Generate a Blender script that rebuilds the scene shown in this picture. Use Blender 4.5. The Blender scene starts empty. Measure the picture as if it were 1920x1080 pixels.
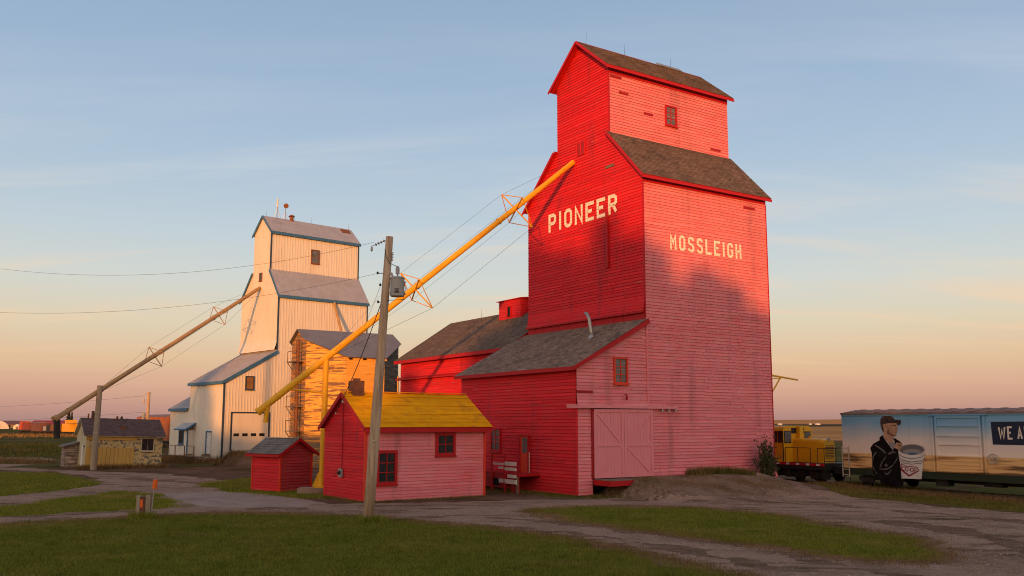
import bpy, math, random
import numpy as np
from mathutils import Vector, Matrix
random.seed(7); rng = np.random.default_rng(7)
scene = bpy.context.scene
COL = scene.collection
PI = math.pi
def lin(r, g, b):
    f = lambda c: (c/255/12.92) if c/255 <= .04045 else ((c/255+.055)/1.055)**2.4
    return (f(r), f(g), f(b), 1)

# ------------------------------------------------------------------ camera
cam_d = bpy.data.cameras.new('camera'); cam = bpy.data.objects.new('camera', cam_d); COL.objects.link(cam)
cam.location = (0, 0, 3.6)
PITCH = math.atan((793-570)/1700)
cam.rotation_euler = (PI/2 + PITCH, 0, 0)
cam_d.sensor_width = 36; cam_d.lens = 36*1700/1920; cam_d.shift_y = 30/1920
cam_d.clip_start = .1; cam_d.clip_end = 20000
scene.camera = cam
scene.cycles.filter_width = 1.05; scene.render.resolution_x = 1024; scene.render.resolution_y = 576

# ------------------------------------------------------------------ sky, sun, exposure
SUN_EL = math.radians(3.0)
SUN_H = Vector((-.171, -.985, 0)).normalized()          # horizontal direction towards the sun
SUN_V = (SUN_H*math.cos(SUN_EL) + Vector((0, 0, math.sin(SUN_EL)))).normalized()
world = bpy.data.worlds.new('World'); scene.world = world; world.use_nodes = True
nt = world.node_tree; N = nt.nodes; Lk = nt.links; N.clear()
def wn(t, **k):
    n = N.new(t)
    for a, b in k.items(): setattr(n, a, b)
    return n
wo = wn('ShaderNodeOutputWorld'); bg = wn('ShaderNodeBackground'); Lk.new(bg.outputs[0], wo.inputs[0])
tc = wn('ShaderNodeTexCoord'); sep = wn('ShaderNodeSeparateXYZ'); Lk.new(tc.outputs['Generated'], sep.inputs[0])
ramp = wn('ShaderNodeValToRGB'); Lk.new(sep.outputs['Z'], ramp.inputs[0])
stops = [(0, (166, 130, 127)), (.012, (184, 142, 132)), (.033, (205, 160, 140)), (.066, (219, 184, 152)), (.105, (216, 201, 176)),
         (.15, (204, 207, 202)), (.2, (188, 201, 210)), (.27, (170, 190, 210)), (.36, (153, 177, 204)), (.46, (141, 165, 193)),
         (.7, (135, 152, 176)), (1, (130, 146, 168))]
el = ramp.color_ramp.elements
el[0].position, el[0].color = stops[0][0], lin(*stops[0][1])
el[1].position, el[1].color = stops[-1][0], lin(*stops[-1][1])
for p, c in stops[1:-1]:
    e = el.new(p); e.color = lin(*c)
# thin high cloud, drawn out along the horizon
dv = wn('ShaderNodeMath', operation='ADD'); dv.inputs[1].default_value = .09; Lk.new(sep.outputs['Z'], dv.inputs[0])
dx = wn('ShaderNodeMath', operation='DIVIDE'); Lk.new(sep.outputs['X'], dx.inputs[0]); Lk.new(dv.outputs[0], dx.inputs[1])
dy = wn('ShaderNodeMath', operation='DIVIDE'); Lk.new(sep.outputs['Y'], dy.inputs[0]); Lk.new(dv.outputs[0], dy.inputs[1])
cv = wn('ShaderNodeCombineXYZ'); Lk.new(dx.outputs[0], cv.inputs[0]); Lk.new(dy.outputs[0], cv.inputs[1])
mp = wn('ShaderNodeMapping'); mp.inputs['Scale'].default_value = (.42, 1.5, 1); mp.inputs['Rotation'].default_value = (0, 0, .22)
mp.inputs['Location'].default_value = (3.3, 1.9, 0); Lk.new(cv.outputs[0], mp.inputs[0])
cn = wn('ShaderNodeTexNoise'); cn.inputs['Scale'].default_value = 1.0; cn.inputs['Detail'].default_value = 9
cn.inputs['Roughness'].default_value = .58; cn.inputs['Distortion'].default_value = .7; Lk.new(mp.outputs[0], cn.inputs['Vector'])
cr = wn('ShaderNodeMapRange', interpolation_type='SMOOTHSTEP'); cr.inputs[1].default_value = .46; cr.inputs[2].default_value = .74
cr.inputs[3].default_value = 0; cr.inputs[4].default_value = .75; Lk.new(cn.outputs['Fac'], cr.inputs[0])
fade = wn('ShaderNodeMapRange', interpolation_type='SMOOTHSTEP'); fade.inputs[1].default_value = .02; fade.inputs[2].default_value = .10
Lk.new(sep.outputs['Z'], fade.inputs[0])
fade2 = wn('ShaderNodeMapRange', interpolation_type='SMOOTHSTEP'); fade2.inputs[1].default_value = .24; fade2.inputs[2].default_value = .42; fade2.inputs[3].default_value = 1; fade2.inputs[4].default_value = .35; Lk.new(sep.outputs['Z'], fade2.inputs[0])
cm0 = wn('ShaderNodeMath', operation='MULTIPLY'); Lk.new(cr.outputs[0], cm0.inputs[0]); Lk.new(fade.outputs[0], cm0.inputs[1])
cm = wn('ShaderNodeMath', operation='MULTIPLY'); Lk.new(cm0.outputs[0], cm.inputs[0]); Lk.new(fade2.outputs[0], cm.inputs[1])
cramp = wn('ShaderNodeValToRGB'); Lk.new(sep.outputs['Z'], cramp.inputs[0])
ce = cramp.color_ramp.elements
ce[0].position, ce[0].color = 0, lin(240, 185, 140); ce[1].position, ce[1].color = .45, lin(185, 198, 215)
e = ce.new(.16); e.color = lin(236, 208, 178); e = ce.new(.26); e.color = lin(208, 210, 212)
mixc = wn('ShaderNodeMix', data_type='RGBA'); Lk.new(cm.outputs[0], mixc.inputs[0]); Lk.new(ramp.outputs[0], mixc.inputs[6]); Lk.new(cramp.outputs[0], mixc.inputs[7])
# physical twilight sky added in for the glow round the sun
sky = wn('ShaderNodeTexSky', sky_type='NISHITA'); sky.sun_disc = False
sky.sun_elevation = SUN_EL; sky.sun_rotation = math.atan2(SUN_H.x, SUN_H.y)
skys = wn('ShaderNodeMix', data_type='RGBA', blend_type='ADD'); skys.inputs[0].default_value = .02
Lk.new(mixc.outputs[2], skys.inputs[6]); Lk.new(sky.outputs[0], skys.inputs[7])
# broad warm twilight arch on the sunset side
sv = wn('ShaderNodeVectorMath', operation='DOT_PRODUCT'); Lk.new(tc.outputs['Generated'], sv.inputs[0]); sv.inputs[1].default_value = tuple(SUN_H)
ga = wn('ShaderNodeMapRange', interpolation_type='SMOOTHSTEP'); ga.inputs[1].default_value = -.15; ga.inputs[2].default_value = 1.0; Lk.new(sv.outputs['Value'], ga.inputs[0])
gz = wn('ShaderNodeMath', operation='ABSOLUTE'); Lk.new(sep.outputs['Z'], gz.inputs[0])
ge = wn('ShaderNodeMath', operation='MULTIPLY'); ge.inputs[1].default_value = -2.4; Lk.new(gz.outputs[0], ge.inputs[0])
gx = wn('ShaderNodeMath', operation='EXPONENT'); Lk.new(ge.outputs[0], gx.inputs[0])
gm = wn('ShaderNodeMath', operation='MULTIPLY'); Lk.new(ga.outputs[0], gm.inputs[0]); Lk.new(gx.outputs[0], gm.inputs[1])
gl = wn('ShaderNodeMix', data_type='RGBA', blend_type='ADD'); Lk.new(gm.outputs[0], gl.inputs[0]); Lk.new(skys.outputs[2], gl.inputs[6]); gl.inputs[7].default_value = (1.75, .92, .27, 1); gl.clamp_factor = False
Lk.new(gl.outputs[2], bg.inputs[0]); bg.inputs[1].default_value = .86
sun_d = bpy.data.lights.new('sun', 'SUN'); sun_d.energy = 3.6; sun_d.color = (1, .36, .07); sun_d.angle = math.radians(.7)
sun = bpy.data.objects.new('sun', sun_d); COL.objects.link(sun)
sun.rotation_euler = SUN_V.to_track_quat('Z', 'Y').to_euler(); sun.location = SUN_V*200
vs = scene.view_settings; vs.view_transform = 'Standard'; vs.look = 'None'; vs.exposure = .22; vs.gamma = 1; vs.use_curve_mapping = False

# ------------------------------------------------------------------ materials
def mat(name, col, rough=.8, col2=None, scale=1.5, stretch=(1, 1, 1), lo=.4, hi=.65, island=.0, bump=.0, bscale=30, metallic=0, detail=6,
        col3=None, scale3=.4, lo3=.5, hi3=.75, spec=.3, emit=None, bstretch=None, extra=(), objrand=0.):
    m = bpy.data.materials.new(name); m.use_nodes = True
    t = m.node_tree; n = t.nodes; l = t.links
    b = n['Principled BSDF']; b.inputs['Roughness'].default_value = rough; b.inputs['Metallic'].default_value = metallic
    b.inputs['Specular IOR Level'].default_value = spec
    tcn = n.new('ShaderNodeTexCoord')
    c0 = n.new('ShaderNodeRGB'); c0.outputs[0].default_value = (*col[:3], 1); out = c0.outputs[0]
    def layer(out, c2, sc, a, bb, st):
        mpn = n.new('ShaderNodeMapping'); mpn.inputs['Scale'].default_value = st; l.new(tcn.outputs['Object'], mpn.inputs[0])
        no = n.new('ShaderNodeTexNoise'); no.inputs['Scale'].default_value = sc; no.inputs['Detail'].default_value = detail
        no.inputs['Roughness'].default_value = .62; l.new(mpn.outputs[0], no.inputs['Vector'])
        mr = n.new('ShaderNodeMapRange'); mr.inputs[1].default_value = a; mr.inputs[2].default_value = bb; l.new(no.outputs['Fac'], mr.inputs[0])
        mx = n.new('ShaderNodeMix'); mx.data_type = 'RGBA'; l.new(mr.outputs[0], mx.inputs[0]); l.new(out, mx.inputs[6])
        mx.inputs[7].default_value = (*c2[:3], 1); return mx.outputs[2]
    if col3: out = layer(out, col3, scale3, lo3, hi3, (1, 1, 1))
    if col2: out = layer(out, col2, scale, lo, hi, stretch)
    for c_e, s_e, l_e, h_e, st_e in extra: out = layer(out, c_e, s_e, l_e, h_e, st_e)
    if island:
        g = n.new('ShaderNodeNewGeometry'); mr = n.new('ShaderNodeMapRange'); mr.inputs[3].default_value = 1-island; mr.inputs[4].default_value = 1+island
        l.new(g.outputs['Random Per Island'], mr.inputs[0])
        mv = n.new('ShaderNodeMix'); mv.data_type = 'RGBA'; mv.blend_type = 'MULTIPLY'; mv.inputs[0].default_value = 1
        l.new(out, mv.inputs[6]); l.new(mr.outputs[0], mv.inputs[7]); out = mv.outputs[2]
    if objrand:
        g = n.new('ShaderNodeObjectInfo'); mr = n.new('ShaderNodeMapRange'); mr.inputs[3].default_value = 1-objrand; mr.inputs[4].default_value = 1+objrand; l.new(g.outputs['Random'], mr.inputs[0])
        mv = n.new('ShaderNodeMix'); mv.data_type = 'RGBA'; mv.blend_type = 'MULTIPLY'; mv.inputs[0].default_value = 1
        l.new(out, mv.inputs[6]); l.new(mr.outputs[0], mv.inputs[7]); out = mv.outputs[2]
    l.new(out, b.inputs['Base Color'])
    if bump:
        no = n.new('ShaderNodeTexNoise'); no.inputs['Scale'].default_value = bscale; no.inputs['Detail'].default_value = 4
        if bstretch:
            mpn = n.new('ShaderNodeMapping'); mpn.inputs['Scale'].default_value = bstretch; l.new(tcn.outputs['Object'], mpn.inputs[0]); l.new(mpn.outputs[0], no.inputs['Vector'])
        else: l.new(tcn.outputs['Object'], no.inputs['Vector'])
        bp = n.new('ShaderNodeBump'); bp.inputs['Strength'].default_value = bump; bp.inputs['Distance'].default_value = .05
        l.new(no.outputs['Fac'], bp.inputs['Height']); l.new(bp.outputs[0], b.inputs['Normal'])
    if emit:
        b.inputs['Emission Color'].default_value = (*emit, 1); b.inputs['Emission Strength'].default_value = 1
    return m
ST = (.5, .5, 5)
MR = dict(
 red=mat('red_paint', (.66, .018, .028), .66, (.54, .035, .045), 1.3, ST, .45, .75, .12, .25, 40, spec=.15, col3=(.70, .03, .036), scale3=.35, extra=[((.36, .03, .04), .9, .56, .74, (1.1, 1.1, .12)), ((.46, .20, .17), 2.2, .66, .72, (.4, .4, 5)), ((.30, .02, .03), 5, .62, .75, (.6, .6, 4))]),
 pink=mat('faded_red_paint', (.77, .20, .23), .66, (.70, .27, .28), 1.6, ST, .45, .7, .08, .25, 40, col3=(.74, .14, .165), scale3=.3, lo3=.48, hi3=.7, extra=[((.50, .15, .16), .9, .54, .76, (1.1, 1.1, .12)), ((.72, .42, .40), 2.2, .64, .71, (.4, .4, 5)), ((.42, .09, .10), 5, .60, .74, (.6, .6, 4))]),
 trim=mat('red_trim_paint', (.43, .006, .010), .6, (.34, .012, .015), 2, ST, .5, .8, 0, .15, 30),
 orange_trim=mat('orange_red_trim_paint', (.70, .045, .012), .5, (.60, .035, .015), 2, ST, .5, .8),
 patch=mat('dark_red_patch_paint', (.40, .008, .014), .6, (.24, .01, .012), 3),
 shingle=mat('brown_weathered_shingles', (.175, .125, .098), .9, (.11, .082, .066), .9, (1, 1, 1), .4, .7, .35, .5, 30),
 shingle_grey=mat('grey_weathered_shingles', (.19, .165, .15), .88, (.11, .095, .088), 2, (1, 1, 1), .4, .7, .35, .5, 30),
 cream=mat('cream_lettering_paint', (.88, .84, .72), .7, (.76, .70, .58), 3, ST, .5, .85, .04),
 dark=mat('dark_gap', (.012, .011, .01), .9),
 glass=mat('dark_window_glass', (.018, .02, .024), .12, (.035, .035, .035), 4, (1, 1, 1), .45, .7, .5, spec=.5),
 glass_amber=mat('boarded_amber_pane', (.28, .14, .05), .35, (.20, .10, .04), 1.2, (1, 1, 2), .4, .7, spec=.5),
 glass_grey=mat('dusty_window_glass', (.12, .12, .12), .2, (.07, .07, .07), 3, (1, 1, 1), .4, .7, .4, spec=.5),
 steel=mat('galvanised_steel', (.42, .41, .39), .42, (.30, .28, .26), 6, (1, 1, 1), .4, .7, metallic=.6),
 wire=mat('black_wire', (.02, .02, .02), .6),
 black=mat('black_ironwork', (.012, .012, .012), .6, (.022, .018, .016), 4),
 yellow_steel=mat('yellow_painted_steel', (.78, .40, .012), .5, (.64, .31, .012), 2.5, (1, 1, 1), .45, .75, 0, .08, 20),
 rust_steel=mat('rusty_brown_steel', (.42, .27, .12), .6, (.32, .19, .085), 2.5, (1, 1, 1), .4, .7),
 yellow_roof=mat('yellow_roofing', (.84, .38, .004), .75, (.66, .26, .006), 2.0, (.6, .6, 3), .4, .75, 0, .35, 35, col3=(.74, .33, .004), scale3=.6, spec=.06, extra=[((.50, .22, .02), 1.4, .56, .74, (1, 1, .8)), ((.36, .17, .03), 6, .64, .72, (.7, .7, 2))], objrand=.09),
 white_metal=mat('white_metal_cladding', (.74, .69, .60), .5, (.66, .60, .51), .8, (1, 1, .25), .45, .8, 0, .08, 5, col3=(.69, .64, .56), scale3=.25, extra=[((.58, .47, .36), 1.3, .64, .86, (1.6, 1.6, .07)), ((.62, .56, .48), .5, .55, .75, (1, 1, .6))]),
 roof_metal=mat('galvanised_roof_sheet', (.41, .41, .44), .5, (.33, .32, .34), 1.1, (1, 1, 1), .4, .75, metallic=.2),
 blue=mat('blue_trim', (.05, .16, .31), .45, (.04, .12, .24), 2),
 navy=mat('dark_blue_trim', (.035, .06, .10), .45, (.03, .05, .08), 2),
 rust=mat('rusted_sheet', (.22, .085, .04), .8, (.13, .06, .035), 3, (1, 1, 1), .4, .7),
 peel=mat('peeling_ochre_paint', (.78, .43, .085), .75, (.22, .125, .075), .9, (.55, .55, 7), .51, .545, .12, .35, 40, col3=(.54, .23, .055), scale3=.5),
 peel_low=mat('worn_ochre_paint', (.22, .15, .095), .8, (.55, .25, .06), .9, (.55, .55, 6), .50, .55, .15, .35, 40),
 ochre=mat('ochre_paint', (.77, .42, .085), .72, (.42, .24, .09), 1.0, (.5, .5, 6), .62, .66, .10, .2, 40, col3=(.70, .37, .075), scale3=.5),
 ochre_shade=mat('shade_toned_boards', (.15, .135, .10), .85, (.09, .08, .06), 1.2, (.5, .5, 6), .4, .6, .25, .3, 40),  # shade of the annex face turned from the sun, put into the board colour
 oldwood=mat('weathered_bare_wood', (.22, .165, .12), .85, (.11, .085, .065), 2, (1, 1, 8), .4, .65, .2, .4, 30),
 shed_yellow=mat('pale_yellow_paint', (.58, .37, .10), .75, (.50, .31, .09), 1.0, (1, 1, .4), .4, .75, .05),
 shed_peel=mat('blistered_yellow_paint', (.55, .43, .19), .8, (.16, .145, .14), 2.6, (1, 1, 1.4), .50, .55, .06, .3, 40),
 shed_pale=mat('pale_cream_paint', (.50, .44, .29), .8, (.30, .24, .17), 1.4, (1, 1, .35), .55, .68),
 shed_roof=mat('purple_brown_shingles', (.14, .085, .08), .9, (.095, .06, .058), 2, (1, 1, 1), .4, .7, .2, .3, 30),
 pole=mat('weathered_pole_wood', (.54, .40, .28), .85, (.32, .22, .15), 1.2, (7, 7, .6), .42, .66, 0, .6, 12, bstretch=(6, 6, .5)),
 grey_post=mat('grey_wooden_post', (.36, .30, .22), .85, (.26, .21, .155), 1.2, (6, 6, .5), .42, .66, 0, .4, 12, bstretch=(6, 6, .5)),
 transformer=mat('grey_transformer_paint', (.34, .345, .345), .45, (.29, .29, .29), 3),
 ceramic=mat('glazed_ceramic', (.50, .42, .36), .25),
 concrete=mat('old_concrete', (.32, .225, .175), .9, (.23, .155, .12), .9, (1, 1, 1), .4, .7, 0, .3, 25, col3=(.13, .105, .09), scale3=.35, lo3=.58, hi3=.7),
 brick=mat('sooty_brick', (.15, .065, .045), .9, (.07, .045, .04), 3, (1, 1, 1), .4, .7, .25, .4, 30),
 white_paint=mat('white_board_paint', (.72, .70, .66), .7, (.60, .57, .53), 4),
 orange=mat('orange_marker_plastic', (.75, .13, .015), .5),
 loco_yellow=mat('locomotive_yellow', (.76, .38, .012), .45, (.64, .31, .012), 1.2, (1, 1, .6), .45, .75),
 truck=mat('dirty_black_running_gear', (.02, .018, .017), .75, (.035, .03, .027), 3),
 car_roof=mat('rusty_car_roof', (.26, .16, .13), .8, (.16, .095, .08), 2, (1, 1, 1), .4, .7),
 rail=mat('rail_steel', (.06, .045, .04), .5, (.09, .06, .05), 4),
 tie=mat('railway_tie_wood', (.055, .042, .034), .95),
 ballast=mat('track_ballast', (.13, .11, .095), .95, (.07, .06, .05), 6, (1, 1, 1), .35, .65, 0, .6, 30),
 fence=mat('door_pink_paint', (.74, .25, .28), .6, (.68, .21, .24), 1.5, (4, 4, .5), .45, .75, .07, .12, 25),
 bark=mat('tree_bark', (.07, .05, .035), .95),
 leaf=mat('green_leaves', (.05, .075, .02), .7, island=.4),
 bush_leaf=mat('dull_green_bush_leaves', (.05, .06, .022), .8, (.12, .06, .04), 2.5, (1, 1, 1), .5, .7, .45),
 spruce=mat('dark_spruce_needles', (.03, .035, .018), .85, island=.4),
)
# ------------------------------------------------------------------ object helpers
def link(o, parent=None):
    COL.objects.link(o)
    if parent is not None: o.parent = parent
    return o
def tag(o, label=None, cat=None, group=None, kind=None):
    if label: o['label'] = label
    if cat: o['category'] = cat
    if group: o['group'] = group
    if kind: o['kind'] = kind
    return o
def thing(name, label, cat, loc=(0, 0, 0), rz=0., group=None, rx=0., ry=0.):
    o = bpy.data.objects.new(name, None); o.empty_display_size = .3; link(o)
    o.location = loc; o.rotation_euler = (rx, ry, rz)
    return tag(o, label, cat, group)
def copy_tree(o, parent=None):
    c = o.copy(); COL.objects.link(c); c.parent = parent
    for ch in list(o.children): copy_tree(ch, c)
    return c
def clip(poly, ax, val, keep_ge):
    out = []; n = len(poly)
    for i in range(n):
        a, b = poly[i], poly[(i+1) % n]
        ia = (a[ax] >= val-1e-9) if keep_ge else (a[ax] <= val+1e-9)
        ib = (b[ax] >= val-1e-9) if keep_ge else (b[ax] <= val+1e-9)
        if ia: out.append(a)
        if ia != ib:
            t = (val-a[ax])/(b[ax]-a[ax]); p = [a[0]+(b[0]-a[0])*t, a[1]+(b[1]-a[1])*t]; p[ax] = val; out.append(tuple(p))
    res = []
    for p in out:
        if not res or abs(p[0]-res[-1][0])+abs(p[1]-res[-1][1]) > 1e-6: res.append(p)
    if len(res) > 1 and abs(res[0][0]-res[-1][0])+abs(res[0][1]-res[-1][1]) < 1e-6: res.pop()
    return res if len(res) >= 3 else []
class MB:
    def __init__(s): s.v = []; s.f = []
    def face(s, pts):
        k = len(s.v); s.v += [tuple(p) for p in pts]; s.f.append(tuple(range(k, k+len(pts)))); return s
    def box(s, x0, y0, z0, x1, y1, z1):
        return s.obox(Vector(((x0+x1)/2, (y0+y1)/2, (z0+z1)/2)), Vector((abs(x1-x0)/2, 0, 0)), Vector((0, abs(y1-y0)/2, 0)), Vector((0, 0, abs(z1-z0)/2)))
    def obox(s, c, a, b, d):
        k = len(s.v); c = Vector(c)
        for i in (-1, 1):
            for j in (-1, 1):
                for m in (-1, 1): s.v.append(tuple(c+a*i+b*j+d*m))
        for q in ((0, 1, 3, 2), (4, 6, 7, 5), (0, 4, 5, 1), (2, 3, 7, 6), (0, 2, 6, 4), (1, 5, 7, 3)): s.f.append(tuple(k+i for i in q))
        return s
    def beam(s, p0, p1, w, h, up=(0, 0, 1)):
        p0 = Vector(p0); p1 = Vector(p1); d = (p1-p0); up = Vector(up)
        sd = d.cross(up)
        if sd.length < 1e-6: sd = d.cross(Vector((1, 0, 0)))
        sd.normalize(); u = sd.cross(d).normalized()
        return s.obox((p0+p1)/2, d/2, sd*w/2, u*h/2)
    def tube(s, p0, p1, r0, r1=None, n=10, cap=True):
        r1 = r0 if r1 is None else r1; p0 = Vector(p0); p1 = Vector(p1); d = (p1-p0).normalized()
        a = d.orthogonal().normalized(); b = d.cross(a); k = len(s.v)
        for p, r in ((p0, r0), (p1, r1)):
            for i in range(n):
                t = 2*PI*i/n; s.v.append(tuple(p+(a*math.cos(t)+b*math.sin(t))*r))
        for i in range(n): s.f.append((k+i, k+(i+1) % n, k+n+(i+1) % n, k+n+i))
        if cap: s.f.append(tuple(range(k+n-1, k-1, -1))); s.f.append(tuple(range(k+n, k+2*n)))
        return s
    def path(s, pts, r, n=6):
        pts = [Vector(p) for p in pts]; rs = r if isinstance(r, (list, tuple)) else [r]*len(pts); k = len(s.v); a = None
        for i, p in enumerate(pts):
            d = (pts[min(i+1, len(pts)-1)]-pts[max(i-1, 0)]).normalized()
            a = d.orthogonal().normalized() if a is None else (a-d*a.dot(d)).normalized()
            b = d.cross(a)
            for j in range(n):
                t = 2*PI*j/n; s.v.append(tuple(p+(a*math.cos(t)+b*math.sin(t))*rs[i]))
        for i in range(len(pts)-1):
            for j in range(n): s.f.append((k+i*n+j, k+i*n+(j+1) % n, k+(i+1)*n+(j+1) % n, k+(i+1)*n+j))
        s.f.append(tuple(k+j for j in range(n-1, -1, -1))); s.f.append(tuple(k+(len(pts)-1)*n+j for j in range(n)))
        return s
    def lathe(s, c, prof, n=14, axis=(0, 0, 1)):
        c = Vector(c); d = Vector(axis).normalized(); a = d.orthogonal().normalized(); b = d.cross(a); k = len(s.v)
        for r, h in prof:
            for j in range(n):
                t = 2*PI*j/n; s.v.append(tuple(c+d*h+(a*math.cos(t)+b*math.sin(t))*r))
        m = len(prof)
        for i in range(m-1):
            for j in range(n): s.f.append((k+i*n+j, k+i*n+(j+1) % n, k+(i+1)*n+(j+1) % n, k+(i+1)*n+j))
        s.f.append(tuple(k+j for j in range(n-1, -1, -1))); s.f.append(tuple(k+(m-1)*n+j for j in range(n)))
        return s
    def prism(s, pts, vec):
        """closed prism: polygon pts (3D) pushed along vec"""
        pts = [Vector(p) for p in pts]; vec = Vector(vec); n = len(pts); k = len(s.v)
        s.v += [tuple(p) for p in pts]+[tuple(p+vec) for p in pts]
        s.f.append(tuple(range(k, k+n))); s.f.append(tuple(range(k+2*n-1, k+n-1, -1)))
        for i in range(n): j = (i+1) % n; s.f.append((k+i, k+n+i, k+n+j, k+j))
        return s
    def build(s, name, m, parent=None, kind=None, smooth=False):
        me = bpy.data.meshes.new(name); me.from_pydata(s.v, [], s.f)
        me.materials.append(MR[m] if isinstance(m, str) else m)
        if smooth: me.polygons.foreach_set('use_smooth', [True]*len(me.polygons))
        me.update(); o = bpy.data.objects.new(name, me); link(o, parent)
        if kind: o['kind'] = kind
        return o
def mapX(x0, sgn=-1): return lambda s, z, o: (x0+sgn*o, s, z)
def mapY(y0, sgn=-1): return lambda s, z, o: (s, y0+sgn*o, z)
def mapG(P, D, Nn):
    P, D, Nn = Vector(P), Vector(D), Vector(Nn)
    return lambda s, z, o: tuple(P+D*s+Nn*o+Vector((0, 0, z)))
def siding(mb, mp, poly, pitch=.17, lap=.034, zref=0., lmin=1.6, lmax=4.8, gap=.040, back=True, flare=None, r=random, sag=0.):
    zs = [p[1] for p in poly]; ss = [p[0] for p in poly]; z0, z1 = min(zs), max(zs); s0, s1 = min(ss), max(ss)
    fl = flare or (lambda s, z: 0.)
    if back:
        ks = [z0+(z1-z0)*i/8 for i in range(9)]
        for a, b in zip(ks[:-1], ks[1:]):
            c = clip(clip(poly, 1, a, True), 1, b, False)
            if c: mb.face([mp(s, z, fl(s, z)-.004) for s, z in c])
    k = math.floor((z0-zref)/pitch)
    while zref+k*pitch < z1:
        a = zref+k*pitch; b = a+pitch; k += 1
        c = clip(clip(poly, 1, a+.006, True), 1, b, False)
        if not c: continue
        cuts = [s0-1]; q = s0+r.uniform(.3, lmax)
        while q < s1: cuts.append(q); q += r.uniform(lmin, lmax)
        cuts.append(s1+1)
        for u0, u1 in zip(cuts[:-1], cuts[1:]):
            e_ = r.choice((.004, .006, .015)); gk = gap*r.uniform(.55, 1.15)*(1.9 if r.random() < .09 else 1)
            d = clip(clip(clip(c, 0, u0+e_, True), 0, u1-e_, False), 1, a+gk, True)
            if not d: continue
            j = r.uniform(0, .010); tz = r.uniform(-.013, .013)
            f = lambda s, z: mp(s, z+tz*(s-u0)/(u1-u0+.01), fl(s, z)+j+.004+lap*(1-(z-a)/pitch))
            mb.face([f(s, z) for s, z in d])
            zb = min(p[1] for p in d); lo = [p for p in d if p[1] < zb+1e-4]
            if len(lo) == 2:
                (sa, za), (sb, zb2) = lo
                mb.face([f(sa, za), f(sb, zb2), mp(sb, zb2, fl(sb, zb2)), mp(sa, za, fl(sa, za))])
    return mb
def ribs(mb, mp, poly, spacing=.29, w=.06, out=.028, back=True):
    ss = [p[0] for p in poly]; s0, s1 = min(ss), max(ss)
    if back: mb.face([mp(s, z, 0) for s, z in poly])
    q = s0+spacing*.5
    while q < s1-w:
        c = clip(clip(poly, 0, q, True), 0, q+w, False)
        if c:
            mb.face([mp(s, z, out) for s, z in c])
            for e in (q, q+w):
                zz = [p[1] for p in c if abs(p[0]-e) < 1e-4]
                if len(zz) >= 2: mb.face([mp(e, min(zz), 0), mp(e, max(zz), 0), mp(e, max(zz), out), mp(e, min(zz), out)])
        q += spacing
    zs = [p[1] for p in poly]; z = math.floor(min(zs)/2.4)*2.4
    while z < max(zs):                                  # lapped sheet ends
        c = clip(clip(poly, 1, z, True), 1, z+.035, False)
        if c: mb.face([mp(s, zz, .007) for s, zz in c])
        z += 2.4
    return mb
def shingles(mb, P, U, V, lu, lv, row=.15, w=.2, lift=.022, ulim=None, r=random):
    """P eave start, U along the eave, V up the slope (unit vectors), lapped shingles"""
    P, U, V = Vector(P), Vector(U).normalized(), Vector(V).normalized(); Nn = U.cross(V)
    if Nn.z < 0: Nn = -Nn
    j = 0
    while j*row < lv-.02:
        v0 = j*row; v1 = min(lv, v0+row+.02); u = -w*r.random()
        a, b = ulim((v0+v1)/2) if ulim else (0, lu)
        while u < b:
            ww = w*r.uniform(.75, 1.25); ua, ub = max(u+.004, a), min(u+ww-.004, b); u += ww
            if ub-ua < .02: continue
            l0 = lift+r.uniform(0, .012); dv = r.uniform(-.014, .008)
            p = [P+U*ua+V*(v0+dv)+Nn*l0, P+U*ub+V*(v0+dv)+Nn*l0, P+U*ub+V*v1+Nn*.006, P+U*ua+V*v1+Nn*.006]
            mb.face(p); mb.face([P+U*ua+V*(v0+dv), P+U*ub+V*(v0+dv), p[1], p[0]])
        j += 1
    return mb
def roof_slab(name, P, U, V, lu, lv, th, m, parent):
    P, U, V = Vector(P), Vector(U).normalized(), Vector(V).normalized(); Nn = U.cross(V)
    if Nn.z < 0: Nn = -Nn
    return MB().obox(P+U*lu/2+V*lv/2-Nn*th/2, U*lu/2, V*lv/2, Nn*th/2).build(name, m, parent)
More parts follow.
